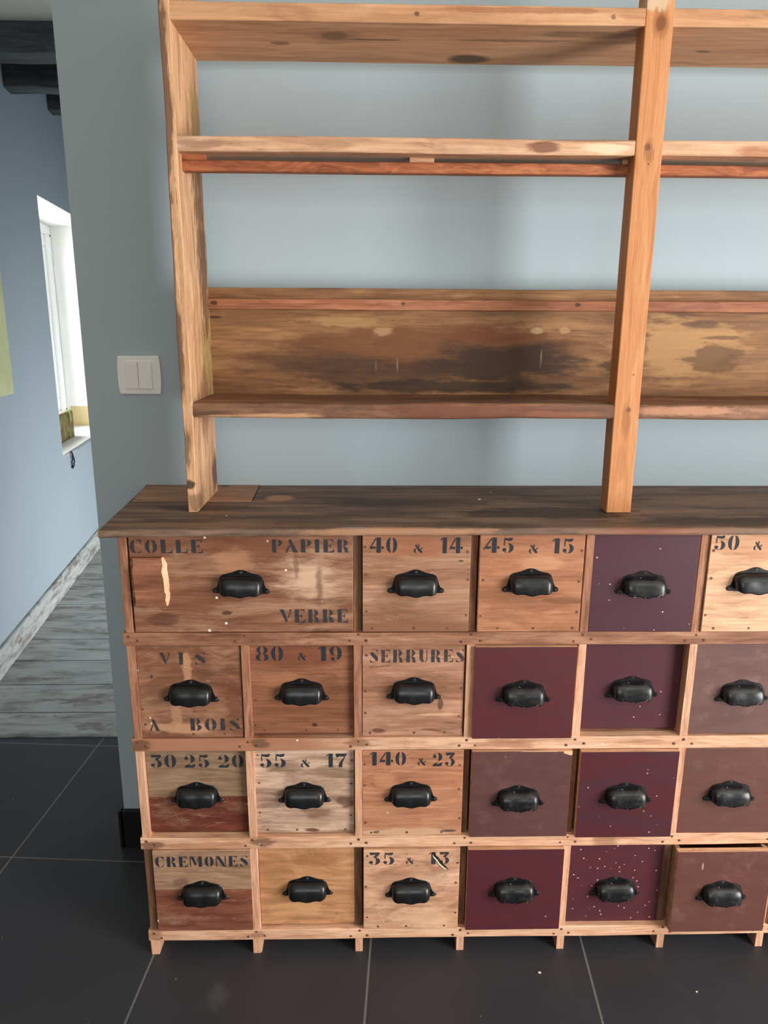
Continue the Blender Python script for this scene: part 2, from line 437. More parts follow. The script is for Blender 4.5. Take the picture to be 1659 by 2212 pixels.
def tube(bm, pts, r, n=8):
    rings = []
    for i, p in enumerate(pts):
        a = pts[max(0, i - 1)]; b = pts[min(len(pts) - 1, i + 1)]; t = (b - a).normalized()
        u = t.cross(Vector((.9, .1, .3))).normalized(); v = t.cross(u)
        rings.append([bm.verts.new(p + (u * math.cos(2 * PI * k / n) + v * math.sin(2 * PI * k / n)) * r) for k in range(n)])
    for i in range(len(rings) - 1):
        for k in range(n): bm.faces.new((rings[i][k], rings[i][(k + 1) % n], rings[i + 1][(k + 1) % n], rings[i + 1][k]))
    bm.faces.new(rings[0][::-1]); bm.faces.new(rings[-1])
ctl = [(1.262, .646), (1.270, .632), (1.286, .606), (1.294, .580), (1.288, .562), (1.276, .557), (1.266, .570), (1.263, .60), (1.264, .625), (1.262, .645)]
pts = []
for i in range(len(ctl) - 1):
    p0, p1, p2, p3 = ctl[max(0, i - 1)], ctl[i], ctl[i + 1], ctl[min(len(ctl) - 1, i + 2)]
    for k in range(5):
        t = k / 5
        q = [.5 * (2 * p1[c] + (p2[c] - p0[c]) * t + (2 * p0[c] - 5 * p1[c] + 4 * p2[c] - p3[c]) * t * t + (3 * p1[c] - p0[c] - 3 * p2[c] + p3[c]) * t ** 3) for c in (0, 1)]
        pts.append(Vector(WP(q[0], -.008 - .004 * math.sin(i), q[1])))
bm = NB(); tube(bm, pts, .0036)
cl = obj('cord_loop', bm, plain('black_cord', (16, 17, 22), .5), smooth=True)
tag(cl, 'small black cord loop hanging below the passage window sill', 'cord')
g = G('canvas_print'); n = g.noise(g.co, 6, 5, .65)
M_canvas = g.done(g.mix(n, lin((158, 164, 112)), lin((214, 212, 168))), .7)
cv = thing('canvas', 'yellow-green canvas on the passage wall, cut by the left edge', 'picture', WP(.2, -.01, 1.02))
bm = NB(); wbox(bm, -.10, .437, -.026, -.001, 1.012, 1.52, 0, .003); obj('panel', bm, M_canvas, cv)
for i, (y0, y1, z0, z1, lb) in enumerate(((1.635, 1.765, 2.20, 2.298, 'dark ceiling beam nearest the camera above the passage'),
        (2.07, 2.17, 2.207, 2.305, 'dark ceiling beam between the nearest and the far one'),
        (2.727, 2.83, 2.29, 2.365, 'short dark stub of the far ceiling beam by the wall corner'))):
    bm = NB(); xl = -.9244 - .1313 * (y0 - 1.2687) - .05
    board(bm, (xl, y0, z0), (1.38, y1, z1), 'X', 30, .003, 40 + i, 0, .006)
    tag(obj('ceiling_beam', bm, M_beam), lb, 'beam', 'dark beams across the passage ceiling')
bm = NB(); box(bm, (-2.2, 1.70, 2.36), (1.6, 4.7, 2.44))
struct('ceiling_corridor', bm, plain('dark_ceiling_boards', (74, 80, 84), .7, .1), None, (0, 0, 0), 'dark boards between the ceiling beams of the passage', 'ceiling')

# light switch
M_sw = plain('switch_white', (246, 244, 239), .35, .01)
sw = thing('light_switch', 'white double rocker light switch left of the shelving', 'switch', (-.0470, WY, 1.173))
bm = NB()
hw, hh = .0432, .0402; pts = []
for k in range(13):
    t = -1 + 2 * k / 12; pts.append((hw + .0028 * (1 - t * t), hh * t))
for k in range(13):
    t = 1 - 2 * k / 12; pts.append((-hw - .0028 * (1 - t * t), hh * t))
prism(bm, pts, -.009, 0, 0, .002)
obj('plate', bm, M_sw, sw, (-.0470, WY, 1.173))
for sx in (-1, 1):
    bm = NB(); box(bm, (-.0142, -.0045, -.0285), (.0142, 0, .0285), 0, .001)
    for v in bm.verts:
        if v.co.y < -.003: v.co.y += .0012 * (v.co.z / .0285) * (1 if sx > 0 else -.4)
    obj('rocker', bm, M_sw, sw, (-.0470 + sx * .0149 - .001, WY - .009, 1.173))

# ================================================================== CABINET
P = .2125
ZR = [(.0338, .0584), (.2546, .2806), (.4751, .5019), (.6955, .7213)]     # rails, bottom up
ROWZ = [(.7213, .9155), (.5019, .6955), (.2806, .4751), (.0584, .2546)]    # drawer rows, top down
ZC = [(.7213 + .914) / 2, (.5019 + .6955) / 2, (.2806 + .4751) / 2, (.0584 + .2546) / 2]
ZT = .930; NC = 9
M_rail_d = wood(gain=.92, name='rail_brown_dim', base=(160, 108, 78), dark=(105, 66, 46), light=(200, 150, 112), ax='X', seed=3, along=5, across=60, blotch=(16, .4, .5), specks=.05)  # rail tones: wood colour plus painted-in light falloff, dimmer at the top
M_rail_m = wood('rail_wood_falloff', (216, 168, 130), (160, 110, 78), (236, 194, 156), 'X', 7, 5, 60, (14, .4, .35),
    blobs=[((158, 104, 76), (.12, 0, .49), (.36, .2, .08), .85, {'warp': .3, 'wscale': 10}), ((105, 70, 52), (.0, 0, .487), (.03, .1, .016), .8), ((110, 76, 56), (.236, 0, .491), (.022, .1, .014), .8), ((130, 86, 62), (.425, 0, .492), (.03, .1, .012), .7), ((150, 100, 72), (.7, 0, .487), (.1, .1, .01), .5)], specks=.05)  # browner left part also paints in falloff along the rail
M_rail_l = wood('rail_pale_lit', (218, 168, 128), (168, 116, 82), (238, 196, 156), 'X', 4, 5, 60, (14, .4, .3),
    blobs=[((150, 106, 78), (.925, 0, .267), (.03, .1, .02), .7), ((105, 68, 50), (.01, 0, .263), (.035, .1, .012), .8), ((112, 74, 54), (.235, 0, .268), (.03, .1, .014), .75),
           ((168, 112, 80), (.12, 0, .262), (.12, .1, .012), .6), ((150, 100, 76), (.215, 0, .046), (.02, .1, .012), .6), ((140, 96, 72), (.0, 0, .046), (.02, .1, .02), .6), ((200, 136, 104), (1.1, 0, .265), (.05, .1, .006), .5)], specks=.04)
M_div_l = wood('divider_wood_pale', (212, 160, 122), (152, 104, 76), (234, 188, 150), 'Z', 5, 5, 80, (20, .3, .35))
M_div_m = wood('divider_wood_brown', (158, 106, 76), (105, 68, 48), (196, 146, 110), 'Z', 6, 5, 80, (20, .35, .4), specks=.03)
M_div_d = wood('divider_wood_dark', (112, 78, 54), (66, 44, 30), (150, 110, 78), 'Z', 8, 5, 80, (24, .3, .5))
M_box = wood('drawer_box_pine', (214, 164, 122), (170, 118, 82), (234, 192, 150), 'X', 9, 4, 50, (14, .2, .2))
M_nail = plain('rusty_nail', (104, 66, 52), .7, .3, 90)
M_carc = wood('carcass_wood', (120, 84, 58), (80, 54, 38), (150, 110, 80), 'Y', 10, 4, 50)
cab = thing('drawer_cabinet', 'old hardware-shop drawer cabinet of mixed wooden and maroon drawers', 'cabinet', (.744, .17, 0))

# countertop
XR = NC * P + .03
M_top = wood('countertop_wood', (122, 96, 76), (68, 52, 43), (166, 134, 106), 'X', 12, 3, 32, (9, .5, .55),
    blobs=[((196, 148, 106), (.262, .215, .93), (.035, .035, .2), .85, {'warp': .4, 'wscale': 38}), ((170, 128, 94), (.21, .19, .93), (.07, .012, .2), .6),
           ((52, 42, 36), (.52, .17, .93), (.22, .05, .2), .55), ((48, 38, 34), (.80, .09, .93), (.22, .055, .2), .7), ((56, 44, 38), (1.12, .02, .93), (.25, .04, .2), .6),  # dark zone left of the post: stain plus the post's shadow, painted in
           ((66, 48, 38), (.13, .13, .93), (.13, .03, .2), .6), ((70, 56, 46), (.09, .03, .93), (.10, .022, .2), .5),
           ((150, 112, 82), (.2, .0, .93), (.3, .02, .2), .5), ((190, 140, 105), (.52, -.028, .925), (.22, .016, .02), .6), ((140, 82, 62), (.95, -.028, .925), (.2, .016, .02), .6),
           ((146, 150, 152), (.42, -.018, .93), (.03, .006, .02), .6, {'warp': .3}), ((170, 130, 96), (1.2, .2, .93), (.25, .06, .2), .4)], specks=.02, fine=.3)
bm = NB()
n = 40; front = []
for k in range(n + 1):
    t = k / n; x = -.026 + (XR + .026) * t
    yf = -.040 + (.018 * min(1, t * 3) ** .7) + .0012 * math.sin(x * 17) + .0008 * math.sin(x * 41 + 1)
    front.append((x, yf))
prof = [(0.0052, -.0145), (.0012, -.0125), (0, -.009), (.0004, -.0045), (.0024, -.0015), (.0062, 0)]   # (inset y, dz) rounded nose
rows = []
for j, (iy, dz) in enumerate(prof): rows.append([bm.verts.new((x, y + iy, ZT + dz)) for x, y in front])
xb = lambda x, y: x + (-.0245 * (y + .04) / .383 if x < 0 else 0)
top_b = [bm.verts.new((xb(x, WY) if i == 0 else x, WY - .001, ZT)) for i, (x, y) in enumerate(front)]
bot_b = [bm.verts.new((xb(x, WY) if i == 0 else x, WY - .001, ZT - .0145)) for i, (x, y) in enumerate(front)]
rows = [bot_b] + rows + [top_b]
for j in range(len(rows) - 1):
    for k in range(n): bm.faces.new((rows[j][k], rows[j][k + 1], rows[j + 1][k + 1], rows[j + 1][k]))
for k in range(n): bm.faces.new((rows[-1][k], rows[-1][k + 1], rows[0][k + 1], rows[0][k]))
bm.faces.new([r[0] for r in rows]); bm.faces.new([r[-1] for r in rows][::-1])
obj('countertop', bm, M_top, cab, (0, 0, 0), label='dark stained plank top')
M_patch = wood('patch_pine', (176, 132, 96), (130, 92, 62), (204, 162, 122), 'X', 14, 4, 60, (14, .3, .3), blobs=[((70, 46, 34), (.125, .33, .93), (.012, .012, .05), .8)])
bm = NB(); slab(bm, [(-.034, .183), (.2065, .186), (.2005, .3415), (-.0515, .3415)], ZT - .002, ZT + .0012)
obj('patch_board', bm, M_patch, cab, (0, 0, 0), label='paler board let into the back left corner of the top')
bm = NB(); prism(bm, [(0, 0), (.0013, 0), (.0013, .0016), (0, .0016)], 0, .001, 0)
for v in bm.verts: v.co = Vector((.2075 + v.co.x - (v.co.y / .001) * .006, .186 + (v.co.y / .001) * .155, ZT + v.co.z * .5 - .0001))
obj('seam', bm, plain('dark_gap', (34, 26, 22), .8), cab)

# carcass
bm = NB(); box(bm, (-.008, .012, .034), (.006, .33, ZT - .015)); obj('side_panel', bm, M_carc, cab)
bm = NB(); box(bm, (NC * P - .006, .012, .034), (NC * P + .008, .33, ZT - .015)); obj('side_panel', bm, M_carc, cab)
bm = NB(); box(bm, (0, .315, .034), (NC * P, .33, ZT - .015)); obj('back', bm, M_carc, cab)
for i, (z0, z1) in enumerate(ZR):
    bm = NB()
    board(bm, (-.0115, -.0005, z0), (NC * P + .0115, .020, z1), 'X', 60, .0007, 60 + i, 0, .0015)
    box(bm, (.006, .02, z1 - .014), (NC * P - .006, .315, z1 - .004), 0)       # dust board behind the rail
    for k in range(NC + 1):
        for dx, dz in ((-.0165, -.004), (.0005, .0075), (.0165, -.003)):
            if k in (0,) and dx < 0: continue
            if k == NC and dx > 0: continue
            disc(bm, (k * P + dx + random.uniform(-.002, .002), -.0009, (z0 + z1) / 2 + dz + random.uniform(-.002, .002)), random.uniform(.0022, .0031), mat=1)
    obj('rail', bm, [M_rail_d if i == 3 else M_rail_m if i == 2 else M_rail_l, M_nail], cab)
# dividers: per row and line (recess, material)
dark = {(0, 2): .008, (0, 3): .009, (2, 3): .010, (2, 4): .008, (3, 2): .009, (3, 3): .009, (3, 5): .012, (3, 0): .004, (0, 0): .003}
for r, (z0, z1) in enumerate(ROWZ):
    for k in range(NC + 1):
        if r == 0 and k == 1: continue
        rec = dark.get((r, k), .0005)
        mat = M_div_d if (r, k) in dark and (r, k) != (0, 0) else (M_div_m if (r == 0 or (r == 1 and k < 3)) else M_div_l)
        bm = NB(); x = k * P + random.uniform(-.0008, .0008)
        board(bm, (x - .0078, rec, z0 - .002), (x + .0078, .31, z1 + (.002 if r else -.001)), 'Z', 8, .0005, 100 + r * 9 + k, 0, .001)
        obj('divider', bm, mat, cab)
for k in range(NC + 1):
    bm = NB(); x = k * P
    if k == 0: prism(bm, [(x - .0075, 0), (x + .0085, 0), (x + .012, .020), (x + .0125, .036), (x - .0085, .036)], .000, .045, 0)
    elif k == 1:
        prism(bm, [(x - .0085, 0), (x + .0065, 0), (x + .0095, .003), (x + .0075, .010), (x + .0105, .016), (x + .0085, .024), (x + .0095, .036), (x - .0085, .036)], .000, .05, 0)
    else: box(bm, (x - .0078, .0005, 0), (x + .0078, .055, .036), 0, .001)
    obj('foot', bm, M_div_l, cab)

# ------------------------------------------------------------------ cup handle
def iron(name, seed, wear, dirt):
    g = G(name); p = g.vm('ADD', g.co, (seed, seed * .5, seed * 2))
    n = g.noise(p, 70, 5, .65); m = g.noise(p, 22, 4, .6)
    c = g.mix(g.math('MULTIPLY', g.mr(n, .5, .68), dirt), lin((15, 16, 19)), lin((54, 50, 46)))
    c = g.mix(g.math('MULTIPLY', g.math('MULTIPLY', g.mr(g.noise(p, 110, 4, .7), .60, .66), g.mr(g.sep(g.co)[2], .004, -.004)), wear), c, lin((168, 132, 100)))
    c = g.mix(g.specks(95, .16, .07 + wear * .08, seed), c, lin((150, 146, 140)))
    g.bump(n, .1, .0006)
    return g.done(c, g.mr(m, .3, .7, .20, .36, False), 0, .55)
M_iron = iron('black_lacquered_iron', 1, .0, .18)
M_iron_w = iron('worn_black_iron', 5, .9, .65)
M_screw = plain('screw_head', (58, 50, 46), .5, .2, 200)
def handle_mesh(name):
    bm = NB()
    half = [(0, .0408), (.005, .0402), (.010, .0384), (.016, .0356), (.024, .0334), (.032, .0318), (.0375, .028), (.0405, .021), (.0425, .013), (.0448, .0062)]
    ear = [(.0475 + .0048 * math.cos(t), .0002 + .0048 * math.sin(t)) for t in [math.radians(70 - 22 * k) for k in range(9)]]
    rightside = half + ear + [(.0425, -.0044), (.036, -.0052)]
    pts = rightside + [(-x, z) for x, z in rightside[::-1] if x > 1e-6]
    pts = pts[::-1]
    prism(bm, pts, -.0018, 0, 0, .0006)
    A, ZT_, ZB, D = .0400, .0300, -.0022, .0205
    NX, NZ = 44, 22
    def cup(a, zt, zb, dd):
        rows = []
        for j in range(NZ + 1):
            t = j / NZ; t = 1 - math.cos(t * PI / 2)       # dense at the top
            row = []
            for i in range(NX + 1):
                s = -math.cos(PI * i / NX)
                zb_ = zb - .0042 * math.exp(-(s / .30) ** 2) + .0035 * abs(s) ** 6 - .0016 * math.exp(-((abs(s) - .68) / .16) ** 2)
                ztop = zt - .0075 * abs(s) ** 6
                fz = (1 - (1 - t) ** 3.2) ** .5
                fx = max(0, 1 - abs(s) ** 9) ** .5
                row.append(bm.verts.new((s * a, -.0010 - dd * fz * fx, ztop + (zb_ - ztop) * t)))
            rows.append(row)
        for j in range(NZ):
            for i in range(NX): bm.faces.new((rows[j][i], rows[j + 1][i], rows[j + 1][i + 1], rows[j][i + 1]))
        return rows
    o_ = cup(A, ZT_, ZB, D); i_ = cup(A - .002, ZT_ - .002, ZB, D - .002)
    for i in range(NX): bm.faces.new((o_[-1][i], i_[-1][i], i_[-1][i + 1], o_[-1][i + 1]))
    for c in ((0, -.0018, .0362), (.0475, -.0018, .0002), (-.0475, -.0018, .0002)):
        disc(bm, c, .0031, h=.0012, mat=1, n=14)
        disc(bm, (c[0], c[1] - .0012, c[2]), .0012, h=.0001, mat=0, n=6, sq=.3)
    for f in bm.faces: f.smooth = len(f.verts) == 4
    bmesh.ops.recalc_face_normals(bm, faces=bm.faces[:])
    me = bpy.data.meshes.new(name); bm.to_mesh(me); bm.free()
    return me
HM = handle_mesh('handle'); HM.materials.append(M_iron); HM.materials.append(M_screw)
HW = HM.copy(); HW.materials.clear(); HW.materials.append(M_iron_w); HW.materials.append(M_screw)

# ------------------------------------------------------------------ stencil glyphs, unit height
def cres(cx, cy, rx, ry, t, side, a0=-84, a1=84, n=14):
    o_ = []; i_ = []
    for k in range(n + 1):
        a = math.radians(a0 + (a1 - a0) * k / n)
        o_.append((cx + side * rx * math.cos(a), cy + ry * math.sin(a)))
        i_.append((cx + side * max(rx - t, .01) * math.cos(a), cy + ry * .97 * math.sin(a)))
    return o_ + i_[::-1]
def ball(x, y, r, n=12): return [(x + r * math.cos(2 * PI * k / n), y + r * math.sin(2 * PI * k / n)) for k in range(n)]
def R(x0, x1, y0=0., y1=1.): return [(x0, y0), (x1, y0), (x1, y1), (x0, y1)]
def stroke(pts):
    l = []; r = []
    for i, (x, y, w) in enumerate(pts):
        a = pts[max(0, i - 1)]; b = pts[min(len(pts) - 1, i + 1)]
        dx, dy = b[0] - a[0], b[1] - a[1]; L = math.hypot(dx, dy) or 1
        l.append((x - dy / L * w, y + dx / L * w)); r.append((x + dy / L * w, y - dx / L * w))
    return [[l[i], r[i], r[i + 1], l[i + 1]] for i in range(len(pts) - 1)]
E_ = [R(.06, .34), [(.38, 1), (.72, 1), (.72, .70), (.66, .90), (.38, .95)], [(.38, .46), (.48, .46), (.56, .34), (.56, .68), (.48, .54), (.38, .54)], [(.38, 0), (.76, 0), (.76, .32), (.68, .12), (.38, .05)]]
P_ = [R(.06, .34), cres(.38, .74, .36, .26, .23, 1)]
O_ = [cres(.36, .5, .34, .5, .25, -1, -82, 82), cres(.42, .5, .34, .5, .25, 1, -82, 82)]
GL = {
 'O': (O_, .78), '0': ([cres(.33, .5, .31, .5, .23, -1, -82, 82), cres(.40, .5, .31, .5, .23, 1, -82, 82)], .73),
 'C': ([cres(.38, .5, .36, .5, .26, -1, -84, 84), [(.46, 1), (.74, 1), (.74, .66), (.66, .84), (.46, .95)], [(.46, 0), (.62, .02), (.76, .24), (.70, .24), (.6, .09), (.46, .05)]], .78),
 'L': ([R(.06, .34), [(.38, 0), (.76, 0), (.76, .36), (.68, .13), (.38, .05)]], .78),
 'E': (E_, .78), 'P': (P_, .76),
 'R': (P_ + [[(.42, .46), (.56, .46), (.74, .34), (.76, .10), (.84, .0), (.56, .0), (.50, .30)]], .86),
 'A': ([[(.02, 0), (.16, 0), (.34, .50), (.28, .58)], [(.30, 1), (.42, 1), (.88, 0), (.56, 0), (.26, .86)]], .88),
 'I': ([R(.08, .36)], .44),
 'V': ([[(0, 1), (.30, 1), (.54, .18), (.44, 0)], [(.55, .34), (.60, .30), (.84, 1), (.66, 1), (.72, .86)]], .84),
 'N': ([R(.02, .10, 0, .84), [(.02, 1), (.32, 1), (.84, .04), (.84, 0), (.62, 0)], R(.78, .86, .26, 1)], .90),
 'M': ([R(.02, .10, 0, .9), [(.06, 1), (.32, 1), (.56, .30), (.46, .06)], R(.74, 1.02), [(.58, .42), (.70, .92), (.70, .70), (.60, .30)]], 1.08),
 'B': ([R(.06, .34), cres(.38, .76, .32, .24, .20, 1), cres(.38, .27, .38, .27, .24, 1)], .80),
 'U': ([[(.06, 1), (.34, 1), (.34, .30), (.42, .06), (.34, .0), (.20, .06), (.08, .24)], [(.46, .0), (.60, .06), (.68, .22), (.68, 1), (.62, 1), (.62, .24), (.56, .10), (.46, .04)]], .76),
 'S': (stroke([(.16, .80, .10), (.22, .68, .13), (.36, .54, .15), (.50, .40, .15), (.58, .26, .12), (.56, .12, .08)]) + [[(.20, .90), (.34, 1), (.52, .97), (.66, .80), (.66, 1), (.60, 1), (.5, 1.0), (.3, 1.0)], [(.06, 0), (.06, .26), (.16, .10), (.30, .03), (.46, .04), (.40, 0)]], .72),
 '1': ([R(.20, .48), [(.02, .78), (.16, .86), (.16, .98), (.10, .92)]], .54),
 '2': ([cres(.38, .68, .33, .32, .24, 1, -50, 84), ball(.18, .72, .12), [(.32, .98), (.20, .94), (.10, .82), (.14, .82), (.22, .90)], [(.54, .46), (.60, .46), (.22, .20), (.08, .12), (.06, .04)], [(.06, 0), (.10, .10), (.26, .24), (.46, .16), (.70, .30), (.72, .14), (.60, 0)]], .76),
 '3': ([[(.08, 1), (.68, 1), (.68, .86), (.10, .78)], [(.42, .80), (.68, .86), (.46, .58), (.30, .58)], cres(.36, .30, .35, .30, .24, 1, -84, 78), ball(.16, .20, .12), [(.10, .10), (.2, .02), (.32, .0), (.32, .04), (.2, .07)]], .74),
 '4': ([R(.46, .74), [(0, .26), (.40, .26), (.40, .42), (.10, .42)], [(.02, .34), (.16, .44), (.42, .86), (.42, 1)], R(.78, .92, .26, .42)], .94),
 '5': ([[(.14, 1), (.28, .95), (.46, .97), (.64, 1), (.62, .82), (.46, .76), (.14, .84)], R(.12, .18, .48, .84), cres(.36, .32, .35, .32, .24, 1, -84, 84), ball(.16, .20, .12), [(.10, .10), (.2, .02), (.32, .0), (.32, .04), (.2, .07)]], .74),
 '7': ([[(.04, 1), (.76, 1), (.76, .90), (.64, .76), (.30, .80), (.10, .70), (.04, .80)], [(.58, .72), (.68, .78), (.48, .34), (.46, 0), (.20, 0), (.26, .30)]], .80),
 '8': ([cres(.36, .75, .29, .25, .20, -1, -80, 80), cres(.42, .75, .29, .25, .20, 1, -80, 80), cres(.36, .26, .34, .26, .22, -1, -80, 80), cres(.42, .26, .34, .26, .22, 1, -80, 80)], .78),
 '9': ([cres(.36, .68, .33, .32, .22, -1, -80, 80), cres(.40, .54, .35, .46, .24, 1, -75, 84), ball(.22, .16, .11), [(.14, .08), (.24, .0), (.40, .0), (.40, .04), (.26, .05)]], .78),
 '&': (stroke([(.22, .86, .08), (.36, .66, .11), (.60, .34, .13), (.86, .06, .10)]) + [cres(.40, .80, .22, .20, .10, 1, -60, 84), cres(.34, .26, .32, .27, .18, -1, -84, 70), [(.62, .20), (.70, .26), (.86, .46), (.98, .52), (.98, .58), (.74, .56), (.80, .48)]], 1.0),
}
def lettering(items, depth=-.0005):
    """items: (text, x0, x1, z0, z1) on a drawer face"""
    bm = NB()
    for s, x0, x1, z0, z1 in items:
        gap = .12 if len(s) < 4 else .16
        tot = sum(GL[c][1] for c in s) + gap * (len(s) - 1)
        k = (x1 - x0) / tot; x = x0
        for c in s:
            for poly in GL[c][0]:
                area = sum(poly[i][0] * poly[(i + 1) % len(poly)][1] - poly[(i + 1) % len(poly)][0] * poly[i][1] for i in range(len(poly)))
                if area < 0: poly = poly[::-1]
                bm.faces.new([bm.verts.new((x + px * k, depth, z0 + py * (z1 - z0))) for px, py in poly])
            x += (GL[c][1] + gap) * k
    return bm
def ink(name, col, wear, seed):
    g = G(name); p = g.vm('ADD', g.co, (seed, 0, seed))
    n = g.noise(g.vm('MULTIPLY', p, (60, 60, 140)), 1, 5, .7)
    a = g.mr(n, wear - .10, wear + .10, 0, 1)
    g.put(g.b.inputs['Alpha'], g.mr(a, 0, 1, .45, .96, False))
    return g.done(lin(col), .7, 0, .3)

TEXT = {
 'colle': [('COLLE', -.1994, -.0671, .0588, .0840), ('PAPIER', .0560, .1978, .0598, .0847), ('VERRE', .0677, .1945, -.0767, -.0504)],
 '40': [('40', -.0848, -.0336, .0598, .0887), ('&', -.0042, .0133, .0589, .0773), ('14', .0436, .0858, .0588, .0887)],
 '45': [('45', -.0878, -.0335, .0599, .0889), ('&', -.0062, .0111, .0585, .0770), ('15', .0354, .0769, .0585, .0871)],
 '50': [('50', -.0924, -.0456, .0657, .0935), ('&', -.0186, -.0021, .0648, .0833)],
 'vis': [('V', -.0542, -.0340, .0581, .0821), ('I', -.0195, -.0085, .0579, .0820), ('S', .0100, .0322, .0578, .0818), ('A', -.0831, -.0636, -.0815, -.0559), ('BOIS', -.0061, .0906, -.0811, -.0556)],
 '80': [('80', -.0876, -.0350, .0611, .0912), ('&', -.0078, .0081, .0610, .0797), ('19', .0302, .0767, .0606, .0908)],
 'ser': [('SERRURES', -.0846, .0960, .0601, .0861)],
 '30': [('30', -.0900, -.0388, .0546, .0828), ('25', -.0246, .0262, .0541, .0823), ('20', .0416, .0931, .0535, .0818)],
 '55': [('55', -.0883, -.0356, .0541, .0845), ('&', -.0072, .0114, .0539, .0729), ('17', .0420, .0843, .0541, .0840)],
 '140': [('140', -.0845, -.0122, .0635, .0930), ('&', .0101, .0267, .0622, .0805), ('23', .0384, .0841, .0609, .0908)],
 'cre': [('CREMONES', -.0915, .0955, .0583, .0827)],
 '35': [('35', -.0863, -.0329, .0604, .0893), ('&', -.0104, .0064, .0611, .0779), ('13', .0352, .0787, .0606, .0891)],
}
M_ink = {k: ink('stencil_ink_' + k, (44, 46, 52) if k not in ('vis', 'ser', '35', 'colle') else (54, 54, 58), {'ser': .46, 'vis': .44, 'colle': .42}.get(k, .34), i) for i, k in enumerate(TEXT)}

# ------------------------------------------------------------------ drawer fronts
F = {}
F['colle'] = wood(gain=0.92, worn=0.8, name='front_glue_paper', base=(150, 100, 70), dark=(92, 58, 40), light=(196, 152, 116), ax='X', scratch=.5, seed=20, along=4, across=60, blotch=(13, .55, .45), specks=.12, blobs=[
    ((224, 186, 154), (.125, 0, .012), (.080, .1, .055), .75, {'soft': .8, 'warp': .9}), ((120, 70, 46), (0, 0, .076), (.21, .1, .022), .55), ((90, 54, 38), (.142, 0, .0), (.010, .1, .055), .65, {'soft': .8}),
    ((100, 62, 44), (.10, 0, .03), (.006, .1, .035), .5), ((184, 132, 98), (-.015, 0, .045), (.045, .1, .03), .6), ((80, 48, 34), (-.15, 0, -.07), (.04, .1, .014), .6), ((112, 68, 46), (-.1, 0, -.035), (.09, .1, .03), .5),
    ((70, 44, 32), (-.03, 0, -.058), (.012, .1, .006), .8), ((88, 56, 40), (-.185, 0, -.005), (.012, .1, .05), .6)])
F['40'] = wood(gain=0.93, worn=0.8, name='front_forty', base=(172, 122, 88), dark=(118, 78, 54), light=(206, 160, 122), ax='X', scratch=.5, seed=21, along=3, across=45, blotch=(11, .5, .35), specks=.05, blobs=[
    ((128, 84, 58), (.0, 0, -.088), (.2, .1, .018), .8, {'soft': .4, 'warp': .25, 'wscale': 14}), ((160, 98, 66), (.0, 0, .075), (.11, .1, .03), .6), ((60, 38, 28), (.083, 0, .044), (.006, .1, .002), .9, {'warp': .2}), ((130, 88, 62), (-.04, 0, -.03), (.05, .1, .03), .5)])
F['45'] = wood(gain=0.96, worn=0.45, name='front_forty_five', base=(178, 118, 80), dark=(136, 86, 56), light=(204, 146, 106), ax='X', scratch=.5, seed=22, along=3, across=40, blotch=(10, .4, .3), specks=.04, wave=.8, blobs=[
    ((120, 74, 50), (.07, 0, -.034), (.05, .1, .007), .7), ((202, 150, 112), (.02, 0, .04), (.05, .1, .02), .5), ((140, 92, 62), (-.06, 0, -.02), (.05, .1, .03), .4)])
F['50'] = wood(worn=0.8, name='front_fifty', base=(214, 166, 124), dark=(160, 112, 78), light=(236, 192, 150), ax='X', scratch=.5, seed=23, along=5, across=45, blotch=(12, .4, .2), specks=.04, blobs=[((180, 126, 88), (0, 0, .075), (.12, .1, .035), .6)])
F['vis'] = wood(gain=0.89, worn=0.8, name='front_wood_screws', base=(152, 100, 70), dark=(104, 66, 45), light=(196, 146, 110), ax='X', scratch=.5, seed=24, along=6, across=30, blotch=(16, .5, .5), specks=.10, wave=1.2, blobs=[
    ((204, 150, 112), (-.005, 0, .05), (.010, .1, .05), .6), ((200, 150, 116), (-.02, 0, -.075), (.09, .1, .016), .7), ((196, 146, 112), (-.03, 0, -.04), (.012, .1, .04), .5), ((110, 68, 48), (.08, 0, -.02), (.018, .1, .045), .7), ((50, 56, 54), (-.072, 0, .033), (.003, .1, .005), .9, {'warp': .2}), ((110, 76, 56), (-.06, 0, .0), (.04, .1, .03), .5)])
F['80'] = wood(gain=0.92, worn=0.45, name='front_eighty', base=(146, 92, 62), dark=(108, 64, 42), light=(178, 122, 86), ax='X', scratch=.5, seed=25, along=3, across=45, blotch=(10, .35, .4), specks=.03, blobs=[
    ((120, 66, 44), (.0, 0, .08), (.11, .1, .03), .7), ((60, 36, 28), (.022, 0, -.074), (.007, .1, .005), .9, {'warp': .25}), ((168, 112, 78), (-.04, 0, .02), (.05, .1, .02), .5)])
F['ser'] = wood(gain=0.93, worn=0.8, name='front_locks', base=(174, 122, 90), dark=(118, 78, 54), light=(214, 166, 128), ax='X', scratch=.5, seed=26, along=5, across=40, blotch=(13, .55, .45), specks=.12, blobs=[
    ((64, 42, 32), (.052, 0, -.028), (.007, .1, .016), .75, {'warp': .3}), ((110, 72, 50), (0, 0, .0), (.08, .1, .04), .5), ((226, 180, 140), (.05, 0, -.05), (.05, .1, .004), .6), ((90, 58, 42), (-.065, 0, -.084), (.02, .1, .006), .8)])
F['30'] = wood(gain=0.92, worn=0.8, name='front_thirty', base=(150, 118, 88), dark=(108, 80, 58), light=(182, 150, 116), ax='X', scratch=.5, seed=27, along=5, across=60, blotch=(16, .4, .35), specks=.03, split=(-.011, (112, 54, 38), (84, 38, 26), (140, 74, 52)))
